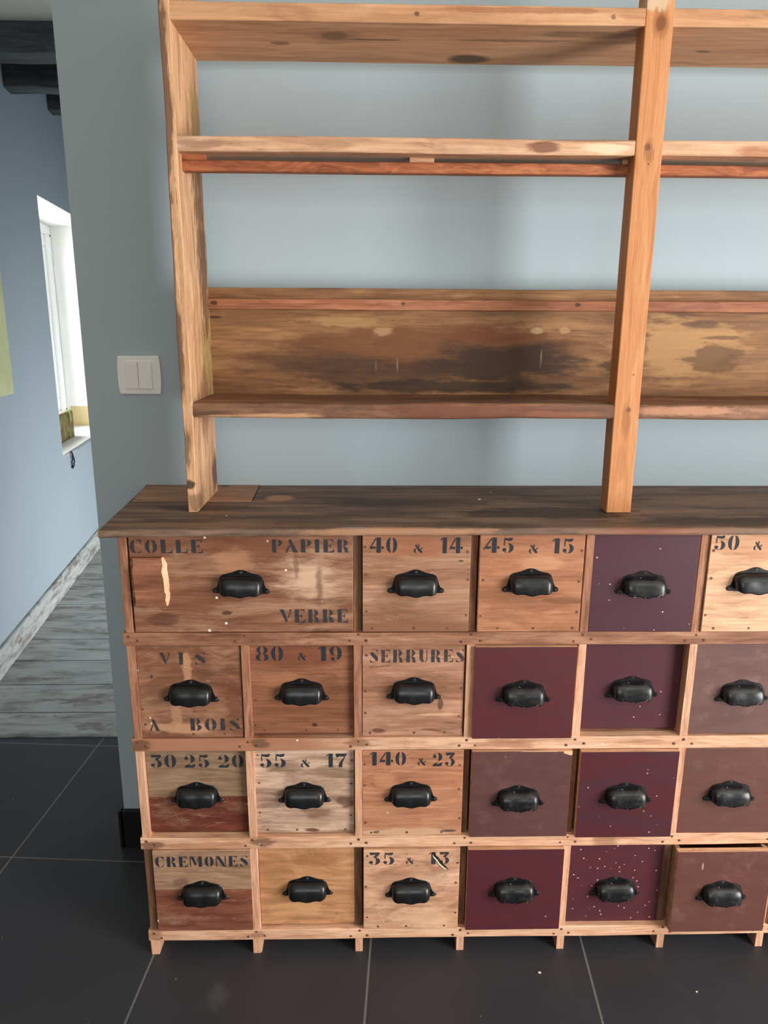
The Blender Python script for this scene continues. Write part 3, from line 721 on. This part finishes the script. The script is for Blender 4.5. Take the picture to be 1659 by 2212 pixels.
F['55'] = wood(worn=0.8, name='front_fifty_five', base=(190, 156, 126), dark=(108, 80, 60), light=(226, 198, 166), ax='X', scratch=.5, seed=28, along=4, across=40, blotch=(15, .4, .7), specks=.03, blobs=[
    ((116, 84, 62), (-.04, 0, .055), (.05, .1, .015), .6), ((92, 62, 46), (.08, 0, -.025), (.022, .1, .014), .8), ((120, 86, 62), (.02, 0, -.05), (.04, .1, .016), .6), ((90, 60, 44), (.01, 0, -.089), (.02, .1, .005), .9), ((120, 90, 68), (.05, 0, .045), (.04, .1, .02), .5)])
F['140'] = wood(worn=0.8, name='front_hundred_forty', base=(178, 120, 84), dark=(134, 84, 56), light=(208, 152, 112), ax='X', scratch=.5, seed=29, along=3, across=40, blotch=(11, .4, .35), specks=.04, blobs=[
    ((206, 168, 134), (0, 0, -.088), (.13, .1, .012), .7), ((84, 64, 54), (.075, 0, -.086), (.022, .1, .0045), .9, {'warp': .25}), ((84, 60, 48), (-.07, 0, -.088), (.008, .1, .004), .8), ((196, 140, 104), (-.05, 0, .03), (.03, .1, .02), .5)])
F['cre'] = wood(gain=0.94, worn=0.8, name='front_espagnolettes', base=(168, 130, 98), dark=(114, 84, 60), light=(198, 160, 126), ax='X', scratch=.5, seed=30, along=5, across=60, blotch=(15, .45, .4), specks=.08, split=(.004, (134, 78, 56), (98, 54, 38), (166, 104, 76)), blobs=[((104, 78, 62), (-.045, 0, .022), (.022, .1, .014), .7)])
F['plain'] = wood(worn=0.45, name='front_unmarked', base=(190, 136, 90), dark=(150, 102, 64), light=(216, 166, 116), ax='X', scratch=.5, seed=32, along=4, across=22, blotch=(8, .5, .3), specks=.02, wave=1.6, blobs=[((212, 158, 108), (-.02, 0, -.05), (.07, .1, .012), .6), ((150, 98, 60), (.02, 0, .06), (.05, .1, .02), .5)])
F['35'] = wood(worn=0.8, name='front_thirty_five', base=(204, 154, 116), dark=(156, 108, 78), light=(230, 184, 144), ax='X', scratch=.5, seed=33, along=6, across=28, blotch=(13, .5, .5), specks=.04, wave=1.5, blobs=[((150, 104, 78), (-.04, 0, .03), (.05, .1, .03), .5), ((226, 184, 146), (.03, 0, -.07), (.07, .1, .03), .5), ((170, 146, 124), (.05, 0, .03), (.04, .1, .02), .4)])
MAR, MARV = (96, 46, 54), (82, 42, 52)
BRO, BROV = (110, 72, 63), (98, 62, 56)
F['red1'] = painted('maroon_under_top', (78, 43, 53), (72, 41, 51), 1, .46, .10)
F['red2'] = painted('maroon_second_row', (90, 42, 45), (79, 40, 46), 2, .44, .09)
F['red2b'] = painted('maroon_sunk', (84, 43, 50), (75, 41, 49), 3, .44, .03)
F['red3'] = painted('maroon_spattered_lightly', (84, 39, 44), (72, 38, 47), 4, .40, .08)
F['red4'] = painted('maroon_bottom_row', (86, 39, 44), (77, 37, 45), 5, .42, .02)
F['red4b'] = painted('maroon_paint_spattered', (86, 41, 47), (77, 39, 47), 6, .42, .42)
F['red4c'] = painted('maroon_bottom_right', (86, 39, 45), (75, 36, 43), 7, .42, .04)
F['bro2'] = painted('brown_hazy', (108, 79, 72), (97, 68, 63), 8, .5, .0, .3)
F['bro3'] = painted('brown_matt', (95, 63, 59), (88, 55, 52), 9, .5, .03, .15, blobs=[((228, 180, 140), (.098, 0, .094), (.016, .1, .007), 1., {'soft': .15, 'warp': .4, 'wscale': 60}), ((228, 180, 140), (.04, 0, .0968), (.06, .1, .0025), 1., {'soft': .2, 'warp': .3})])
F['bro3b'] = painted('brown_warm', (104, 68, 59), (95, 61, 54), 10, .48, .0, .15)
F['bro4'] = painted('brown_scuffed', (102, 64, 55), (93, 57, 50), 11, .46, .0, .2, blobs=[((190, 150, 140), (-.045, 0, .06), (.0022, .1, .011), .8, {'warp': .2})])

# key: col, row, y of the face, gaps (left, right, top, bottom), handle centre, worn handle, nails, label
DR = [
 ('colle', 0, 0, .002, (.0035, .001, .002, .001), (-.0015, -.0140), 0, 0, 'wide top left drawer stencilled COLLE, PAPIER and VERRE'),
 ('40', 2, 0, .0, (.001, -.002, .002, .001), (.0008, -.0131), 0, 1, 'drawer stencilled 40 & 14'),
 ('45', 3, 0, -.001, (.003, .002, .002, .001), (.0, -.0109), 0, 1, 'drawer stencilled 45 & 15'),
 ('red1', 4, 0, .0, (.000, .002, .000, .000), (-.0015, -.0161), 1, 0, 'maroon drawer in the top row'),
 ('50', 5, 0, -.004, (.0005, .002, .000, .001), (-.0081, -.0080), 0, 1, 'pale drawer stencilled 50, cut by the right edge'),
 ('vis', 0, 1, .004, (.0005, .002, .002, .001), (.0006, -.0142), 0, 2, 'drawer stencilled VIS A BOIS'),
 ('80', 1, 1, .010, (.000, .001, .001, .004), (-.0017, -.0157), 0, 2, 'reddish drawer stencilled 80 & 19'),
 ('ser', 2, 1, .004, (.0005, .002, .001, .001), (.0005, -.0115), 0, 1, 'drawer stencilled SERRURES'),
 ('red2', 3, 1, -.007, (.0005, .003, .001, .000), (-.0033, -.0126), 1, 0, 'maroon drawer beside the drawer stencilled SERRURES'),
 ('red2b', 4, 1, .022, (.000, .000, .000, .004), (.0033, -.0198), 1, 0, 'maroon drawer pushed in deep, second row'),
 ('bro2', 5, 1, .004, (.000, .001, .000, .002), (-.0002, -.0191), 1, 0, 'hazy brown drawer in the second row'),
 ('30', 0, 2, .012, (.0, .001, .0, .006), (-.0018, -.0190), 0, 0, 'drawer stencilled 30 25 20 on two-tone boards'),
 ('55', 1, 2, .010, (.0, .001, .001, .002), (-.0014, -.0196), 0, 1, 'pale stained drawer stencilled 55 & 17'),
 ('140', 2, 2, .0, (.0005, -.002, .001, .001), (-.0020, -.0123), 0, 1, 'orange-brown drawer stencilled 140 & 23'),
 ('bro3', 3, 2, -.006, (.002, -.002, .001, .000), (-.0022, -.0193), 1, 0, 'brown drawer with chipped top right corner, third row'),
 ('red3', 4, 2, -.009, (.003, .000, .0015, -.001), (-.0010, -.0132), 1, 0, 'maroon drawer pulled slightly out, third row'),
 ('bro3b', 5, 2, .0, (.000, .001, .000, .001), (-.0009, -.0167), 1, 0, 'warm brown drawer in the third row'),
 ('cre', 0, 3, -.002, (.002, -.002, .002, .001), (.0006, -.0157), 0, 0, 'drawer stencilled CREMONES on two-tone boards'),
 ('plain', 1, 3, .010, (.001, .001, .001, .004), (.0006, -.0174), 0, 0, 'unmarked honey-coloured wooden drawer'),
 ('35', 2, 3, -.004, (.002, -.001, .002, .001), (.0004, -.0115), 0, 1, 'pale drawer stencilled 35 & 13 with a gouge'),
 ('red4', 3, 3, -.008, (.001, .000, .0015, .000), (.0004, -.0096), 1, 0, 'maroon drawer beside the drawer stencilled 35 & 13'),
 ('red4b', 4, 3, .010, (.001, .001, .000, .002), (.0023, -.0258), 1, 0, 'maroon drawer spattered with pale paint'),
 ('bro4', 5, 3, -.0185, (.000, .000, .0032, -.001), (.0, -.0143), 1, 0, 'brown drawer standing pulled out, bottom row'),
 ('red4c', 6, 3, -.003, (.001, .001, .001, .001), (.0, -.015), 1, 0, 'maroon drawer at the far right of the bottom row'),
]
for r, cols in enumerate(((6, 7, 8), (6, 7, 8), (6, 7, 8), (7, 8))):
    for q in cols: DR.append((('red1', 'bro2', 'red3', 'bro3b')[(q + r) % 4], q, r, .001, (.001,) * 4, (.0, -.0145), 1, 0, None))
NAMED = {}
for key, k, r, yf, (gl_, gr, gt, gb), (hx, hz), worn, nails, lab in DR:
    w = 2 if key == 'colle' else 1
    cx = (k + w / 2) * P; zc = ZC[r]; z0, z1 = ROWZ[r]
    x0 = k * P + .0078 + gl_ - cx; x1 = (k + w) * P - .0078 - gr - cx
    a0 = z0 + gb + .0004 - zc; a1 = z1 - gt - .0004 - zc
    bm = NB()
    fs = box(bm, (x0, 0, a0), (x1, .013, a1), 1, .0009)
    bm.normal_update()
    for f in bm.faces:
        if abs(f.calc_center_median().y) < .0005: f.material_index = 0
    i0, i1 = x0 + .004, x1 - .004                                  # the box behind the front
    box(bm, (i0, .013, a0 + .002), (i0 + .009, .25, a1 - .006), 1); box(bm, (i1 - .009, .013, a0 + .002), (i1, .25, a1 - .006), 1)
    box(bm, (i0 + .009, .013, a0 + .002), (i1 - .009, .25, a0 + .008), 1); box(bm, (i0 + .009, .241, a0 + .008), (i1 - .009, .25, a1 - .006), 1)
    rg = random.Random(hash(key) if 0 else sum(map(ord, key)))
    if nails:
        for e in (x0 + .006, x1 - .006):
            for q in ((.072, .012, -.055) if nails == 1 else (-.03, -.07)):
                disc(bm, (e + rg.uniform(-.002, .002), -.0001, q + rg.uniform(-.012, .012)), rg.uniform(.0022, .003), mat=2, h=.0004)
        for q in (-.07, -.005, .07): disc(bm, (q + rg.uniform(-.015, .015), -.0001, a0 + .007), rg.uniform(.0022, .003), mat=2, h=.0004)
    o = obj('drawer', bm, [F[key], M_box, M_nail], cab, (cx, yf, zc), label=lab)
    NAMED.setdefault(key, o)
    h = bpy.data.objects.new('handle', HW if worn else HM); COL.objects.link(h)
    h.parent = o; h.location = (hx, 0, hz); h.rotation_euler = (0, rg.uniform(-.018, .018), 0)
    for it in TEXT.get(key, ()) if lab else (): obj('lettering', lettering([it]), M_ink[key], o, (cx, yf, zc))

# broken block of moulding left on the wide drawer
o = NAMED['colle']; cx, zc = P, ZC[0]
M_blk = wood('moulding_stub', (146, 92, 64), (102, 62, 44), (182, 126, 92), 'X', 44, 5, 50, (14, .3, .4), specks=.1)
M_raw = wood('fresh_split_wood', (236, 176, 130), (206, 140, 96), (246, 200, 160), 'Z', 45, 8, 90, (20, .2, .1))
bm = NB()
zz = [.0480, .0330, .0230, .0080, -.0080, -.0165, -.0230, -.0330, -.0450]
xr = [-.1420, -.1408, -.1428, -.1400, -.1394, -.1402, -.1382, -.1398, -.1372]
xo = [-.1400, -.1330, -.1338, -.1322, -.1318, -.1325, -.1312, -.1322, -.1360]
zz = [z + .004 for z in zz]
dp = [-.0065, -.0065, -.0095, -.0100, -.0100, -.0080, -.0060, -.0072, -.0072]
L_ = [bm.verts.new((-.1945 + .0008 * math.sin(i * 2.1), d_ + .0005, z)) for i, (z, d_) in enumerate(zip(zz, dp))]
L0 = [bm.verts.new((-.1950 + .0008 * math.sin(i * 2.1), .001, z)) for i, z in enumerate(zz)]
Rf = [bm.verts.new((x, d_, z)) for x, z, d_ in zip(xr, zz, dp)]
Rb = [bm.verts.new((x, .001, z)) for x, z in zip(xo, zz)]
for i in range(len(zz) - 1):
    bm.faces.new((L_[i], L_[i + 1], Rf[i + 1], Rf[i])); bm.faces.new((L0[i], L0[i + 1], L_[i + 1], L_[i]))
    f = bm.faces.new((Rf[i], Rf[i + 1], Rb[i + 1], Rb[i])); f.material_index = 1
    bm.faces.new((L0[i], Rb[i], Rb[i + 1], L0[i + 1]))
bm.faces.new((L0[0], L_[0], Rf[0], Rb[0])); bm.faces.new((L0[-1], Rb[-1], Rf[-1], L_[-1]))
obj('moulding_stub', bm, [M_blk, M_raw], o, (cx, .002, zc), label='broken stub of moulding with a pale split end')
# gouge in the drawer stencilled 35 & 13
o = NAMED['35']; cx, zc = 2.5 * P, ZC[3]
bm = NB()
def flat(pts, y, mat):
    f = bm.faces.new([bm.verts.new((x, y, z)) for x, z in pts]); f.material_index = mat
flat([(.0440, .0892), (.0475, .0868), (.0520, .0800), (.0560, .0770), (.0590, .0700), (.0640, .0690), (.0660, .0610), (.0715, .0560), (.0780, .0450), (.0745, .0485), (.0690, .0530), (.0640, .0580), (.0590, .0620), (.0540, .0720), (.0470, .0790), (.0425, .0850)], -.0010, 0)
flat([(.0430, .0845), (.0470, .0790), (.0530, .0725), (.0580, .0640), (.0640, .0575), (.0690, .0530), (.0745, .0485), (.0690, .0490), (.0610, .0560), (.0560, .0620), (.0510, .0700), (.0450, .0770)], -.0016, 1)
obj('gouge', bm, [plain('gouge_dark', (30, 22, 20), .9), plain('torn_fibres', (222, 206, 184), .8, .1, 60)], o, (cx, -.004, zc), label='dark torn gouge with pale fibres')

# ================================================================== SHELF UNIT standing on the top
M_up = wood('upright_rough_pine', (212, 162, 114), (138, 98, 64), (234, 190, 144), 'Z', 50, 3, 60, (14, .4, .6), fine=.3, worn=.8, blobs=[
    ((70, 50, 36), (.118, .27, .98), (.06, .04, .05), .8), ((120, 84, 56), (.118, .23, 1.5), (.05, .05, .18), .9, {'soft': .5, 'warp': 1.3, 'wscale': 50}), ((150, 132, 72), (.118, .24, 1.22), (.03, .06, .12), .7, {'soft': .6, 'warp': 1.0}),
    ((126, 92, 64), (.12, .19, 1.12), (.03, .05, .10), .6, {'warp': 1.4, 'wscale': 50}), ((100, 70, 46), (.12, .265, 1.52), (.03, .03, .20), .8, {'warp': 1.3, 'wscale': 38}), ((100, 70, 46), (.12, .25, 1.36), (.04, .05, .16), .85, {'warp': 1.4, 'wscale': 50}), ((150, 124, 70), (.12, .24, 1.66), (.04, .06, .08), .75, {'soft': .6, 'warp': 1.1}), ((96, 70, 50), (.102, .088, 1.05), (.012, .02, .05), .7), ((62, 42, 30), (.104, .088, .985), (.018, .02, .012), .9),
    ((96, 68, 48), (.1005, .088, 1.22), (.013, .03, .12), .85), ((112, 80, 60), (.098, .088, 1.68), (.0165, .03, .22), .9, {'soft': .3}), ((120, 80, 54), (.099, .088, 1.40), (.007, .03, .25), .8), ((74, 52, 38), (.118, .1, .95), (.03, .05, .02), .5)])
M_post = wood('post_orange_pine', (200, 134, 80), (172, 106, 60), (218, 158, 104), 'Z', 51, 2.5, 70, (8, .3, .2), fine=.18, worn=.25, blobs=[
    ((66, 48, 34), (.930, .08, 1.768), (.011, .05, .016), .9, {'warp': .35, 'wscale': 60}), ((150, 88, 50), (.930, .08, 1.768), (.017, .05, .028), .6, {'warp': .4}),
    ((58, 44, 34), (.925, .08, 1.579), (.0065, .05, .0075), .9, {'warp': .3, 'wscale': 80}), ((150, 92, 60), (.928, .08, 1.572), (.012, .05, .022), .6), ((80, 56, 42), (.9285, .08, 1.552), (.0018, .05, .0018), 1.),
    ((96, 66, 46), (.930, .08, 1.1285), (.0055, .05, .0065), .9, {'warp': .2}), ((150, 92, 58), (.928, .08, 1.11), (.012, .05, .05), .6, {'soft': .8}), ((166, 104, 66), (.925, .08, 1.03), (.012, .05, .05), .5), ((40, 28, 22), (.934, .08, 1.193), (.0016, .05, .0016), 1., {'warp': .1}), ((214, 190, 160), (.92, .08, 1.80), (.03, .05, .02), .7)])
M_plank1 = wood('top_plank_pine', (202, 150, 104), (166, 114, 74), (222, 174, 128), 'X', 52, 2.5, 40, (7, .3, .3), fine=.18, worn=.25, wave=.5, blobs=[
    ((92, 66, 46), (.385, .15, 1.765), (.028, .024, .05), .8, {'warp': .25}), ((150, 104, 66), (.385, .15, 1.765), (.06, .04, .05), .5), ((70, 50, 36), (.63, .255, 1.765), (.050, .028, .05), .85, {'warp': .2, 'wscale': 20}), ((84, 58, 38), (.45, .165, 1.765), (.06, .006, .05), .7),
    ((110, 78, 52), (.29, .19, 1.765), (.022, .012, .05), .7), ((100, 70, 46), (.70, .16, 1.765), (.14, .008, .05), .6), ((96, 68, 46), (.83, .13, 1.765), (.1, .02, .05), .5), ((90, 64, 46), (1.05, .2, 1.765), (.02, .008, .05), .7), ((96, 58, 38), (.525, .088, 1.778), (.005, .05, .005), .8), ((112, 72, 48), (.85, .088, 1.776), (.005, .05, .005), .7), ((150, 90, 56), (.7, .088, 1.785), (.2, .02, .006), .6)])
M_shelf2 = wood('middle_shelf_wood', (208, 160, 118), (146, 100, 70), (230, 188, 148), 'X', 53, 3, 40, (12, .4, .35), blobs=[
    ((112, 62, 46), (.745, .088, 1.578), (.035, .05, .012), .8, {'warp': .5, 'wscale': 50}), ((236, 208, 176), (.85, .088, 1.576), (.06, .05, .010), .8), ((130, 92, 64), (.16, .088, 1.577), (.06, .05, .01), .5), ((120, 90, 62), (.82, .088, 1.590), (.09, .05, .004), .7, {'warp': .6, 'wscale': 60}),
    ((126, 116, 92), (.6, .16, 1.566), (.8, .05, .008), .75, {'warp': .2}), ((170, 110, 74), (1.12, .088, 1.572), (.06, .05, .012), .6)])
M_strip = wood('strip_red_pine', (170, 98, 58), (118, 62, 38), (202, 128, 80), 'X', 54, 2, 70, (9, .2, .3), wave=.9, grain=1.5)
M_shelf3 = wood('lower_shelf_wood', (128, 90, 64), (76, 52, 40), (168, 124, 92), 'X', 55, 3, 40, (11, .45, .5), blobs=[
    ((112, 62, 46), (.66, .085, 1.122), (.25, .02, .02), .65), ((206, 156, 118), (.27, .085, 1.114), (.10, .02, .008), .75), ((212, 164, 124), (.16, .085, 1.113), (.05, .02, .006), .6), ((196, 140, 108), (1.05, .085, 1.127), (.16, .02, .014), .7), ((84, 52, 42), (.93, .085, 1.125), (.05, .02, .02), .6),
    ((62, 48, 40), (.66, .18, 1.139), (.3, .07, .02), .65, {'soft': .8}), ((150, 96, 70), (.82, .085, 1.118), (.1, .02, .01), .5)])
M_panel = wood('back_panel_wood', (140, 98, 60), (92, 62, 38), (176, 132, 86), 'X', 56, 3, 34, (8, .4, .35), fine=.3, wave=.3, blobs=[
    ((108, 66, 38), (.62, .28, 1.235), (.34, .1, .058), .8, {'soft': .35, 'warp': .95, 'wscale': 14}), ((74, 48, 32), (.30, .28, 1.205), (.17, .1, .045), .7, {'soft': .7, 'warp': .95, 'wscale': 14}), ((64, 42, 30), (.46, .28, 1.18), (.24, .1, .045), .75, {'soft': .6, 'warp': .95, 'wscale': 14}),
    ((58, 39, 29), (.72, .28, 1.20), (.21, .1, .058), .9, {'soft': .5, 'warp': .95, 'wscale': 14}), ((110, 58, 34), (.69, .28, 1.262), (.10, .1, .018), .6, {'soft': .7, 'warp': .9, 'wscale': 14}), ((52, 38, 31), (.62, .28, 1.155), (.34, .1, .018), .8),
    ((178, 138, 92), (.40, .28, 1.287), (.10, .1, .014), .6), ((186, 150, 110), (.475, .28, 1.268), (.026, .1, .010), .6, {'warp': .8, 'wscale': 60}), ((196, 166, 128), (.792, .28, 1.270), (.018, .1, .008), .65, {'warp': .7, 'wscale': 60}), ((190, 150, 108), (.85, .28, 1.272), (.014, .1, .010), .6),
    ((186, 142, 94), (1.10, .28, 1.235), (.16, .1, .075), .7, {'soft': .4, 'warp': .95, 'wscale': 22}), ((96, 66, 42), (1.17, .28, 1.215), (.07, .1, .035), .75, {'soft': .25, 'warp': 1.0, 'wscale': 22}), 
    ((72, 50, 34), (.975, .28, 1.195), (.055, .1, .020), .85, {'soft': .35}), ((88, 60, 40), (1.13, .28, 1.285), (.05, .1, .010), .75, {'warp': .8}), ((84, 58, 40), (1.01, .28, 1.262), (.03, .1, .008), .7, {'warp': .8}), ((92, 64, 42), (1.19, .28, 1.258), (.06, .1, .005), .7, {'warp': .8}), ((110, 78, 50), (1.02, .28, 1.235), (.012, .1, .022), .6),
    ((120, 84, 52), (.2, .28, 1.29), (.1, .1, .02), .5), ((60, 42, 30), (.13, .28, 1.295), (.02, .1, .004), .8), ((176, 150, 126), (.805, .28, 1.215), (.003, .1, .028), .45, {'soft': .9, 'warp': .7}), ((176, 150, 126), (.505, .28, 1.20), (.003, .1, .022), .4, {'soft': .9, 'warp': .7}), ((170, 145, 120), (.46, .28, 1.195), (.0025, .1, .018), .35, {'soft': .9, 'warp': .7})])
M_ledge = wood('panel_ledge_wood', (160, 100, 66), (110, 66, 44), (194, 136, 98), 'X', 57, 3, 60, (10, .4, .35), blobs=[((56, 38, 30), (.135, .27, 1.322), (.010, .05, .006), .85), ((60, 40, 30), (.87, .27, 1.322), (.008, .05, .005), .85), ((62, 42, 32), (.515, .27, 1.322), (.006, .05, .004), .8)])
YF, YB = .088, .285
XE = NC * P
ZS = ZT + .0014
rack = thing('shelf_unit', 'open reclaimed pine shelf unit standing on the drawer cabinet', 'shelf', (.74, .187, ZS))
for x0, x1, sd in ((.1008, .1198, 70), (XE - .10, XE - .081, 71)):
    bm = NB(); board(bm, (x0, YF, ZS), (x1, YB, 1.88), 'Z', 46, .0012, sd, 0, .002)
    obj('upright', bm, M_up, rack, (0, 0, 0))
bm = NB(); board(bm, (.9035, YF - .0005, ZS), (.9510, YF + .042, 1.86), 'Z', 30, .0004, 72, 0, .0022); obj('post', bm, M_post, rack)
X1 = XE - .1
def shelf(name, mat, z0, z1, y0=YF, y1=YB, x0=.1165, wob=.0008, sd=80, rnd=.002):
    bm = NB()
    # notched round the post
    board(bm, (x0, y0, z0), (X1 + .003, y1, z1), 'X', 70, wob, sd, 0, rnd)
    return obj(name, bm, mat, rack)
shelf('shelf', M_plank1, 1.7635, 1.791, YF + .001, .285, .1145, .0005, 81, .0015)
shelf('shelf', M_shelf2, 1.5655, 1.5905, YF + .001, .25, .117, .0008, 82, .002)
shelf('shelf', M_shelf3, 1.1105, 1.1390, YF + .001, .281, .1165, .0016, 83, .006)
bm = NB(); board(bm, (.119, .118, 1.5395), (X1, .140, 1.5575), 'X', 40, .0004, 84, 0, .002); obj('strip', bm, M_strip, rack)
for a, b in ((.1195, .160), (.5168, .560), (.893, .9035), (1.3, 1.34)):
    bm = NB(); box(bm, (a, .1195, 1.5573), (b, .139, 1.5660), 0, .0008); obj('spacer', bm, M_strip if a < .2 else M_box, rack)
bm = NB(); board(bm, (.118, .281, 1.110), (X1 + .003, .297, 1.352), 'X', 60, .0006, 85, 0, .0015); obj('back_panel', bm, M_panel, rack)
bm = NB(); board(bm, (.119, .264, 1.3095), (X1, .2815, 1.3300), 'X', 50, .0006, 86, 0, .002); obj('ledge', bm, M_ledge, rack)

# ================================================================== crumbs
M_crumb = plain('plaster_crumb', (222, 214, 196), .9)
def crumb(loc, r, label):
    bm = NB(); bmesh.ops.create_icosphere(bm, subdivisions=2, radius=r)
    for v in bm.verts: v.co = Vector((v.co.x * 1.5, v.co.y, v.co.z * .6)) * random.uniform(.75, 1.15)
    lo = min(v.co.z for v in bm.verts)
    for v in bm.verts: v.co.z -= lo
    tag(obj('plaster_crumb', bm, M_crumb, None, loc), label, 'crumb', 'pale crumbs lying about')
crumb((.7932, -.0593, 0), .0026, 'pale crumb on the dark floor tile in front of the maroon drawers')
crumb((1.0957, -.1087, 0), .0018, 'tiny pale crumb on the floor tile near the right edge')
crumb((.6738, .199, ZT), .0022, 'white crumb on the counter behind the drawer stencilled 40 & 14')
crumb((.178, .065, ZT), .0014, 'white fleck on the counter just right of the left upright')

# ================================================================== LIGHT
def area(name, loc, target, sx, sy, power, col, spread=180):
    l = bpy.data.lights.new(name, 'AREA'); l.shape = 'RECTANGLE'; l.size = sx; l.size_y = sy; l.energy = power; l.color = col
    l.spread = math.radians(spread)
    o = bpy.data.objects.new(name, l); COL.objects.link(o); o.location = loc
    o.rotation_euler = (Vector(target) - Vector(loc)).to_track_quat('-Z', 'Y').to_euler(); return o
area('daylight_right_window', (3.08, -1.9, .92), (0, -1.9, .92), 1.6, 1.7, 172, (1.0, .99, .97))
area('front_fill_lamp', (.3, -3.58, 1.45), (.3, 0, 1.45), 1.8, 1.3, 19, (1.0, .99, .97))  # added fill lamp behind the camera, no known window there
area('daylight_passage_window', WP(1.7, .55, 1.3), WP(1.7, 0, 1.25), 1.1, 1.2, 60, (.95, .98, 1.0))
area('passage_fill_lamp', (1.38, 2.5, .45), (-1, 2.6, -.25), 1.7, .75, 32, (.94, .975, 1.0), 110)  # added unseen lamp, tilted down to brighten the low passage wall
w = bpy.data.worlds.new('sky'); S.world = w; w.use_nodes = True
bg = w.node_tree.nodes['Background']; bg.inputs[0].default_value = (.86, .93, 1.0, 1); bg.inputs[1].default_value = 1.1
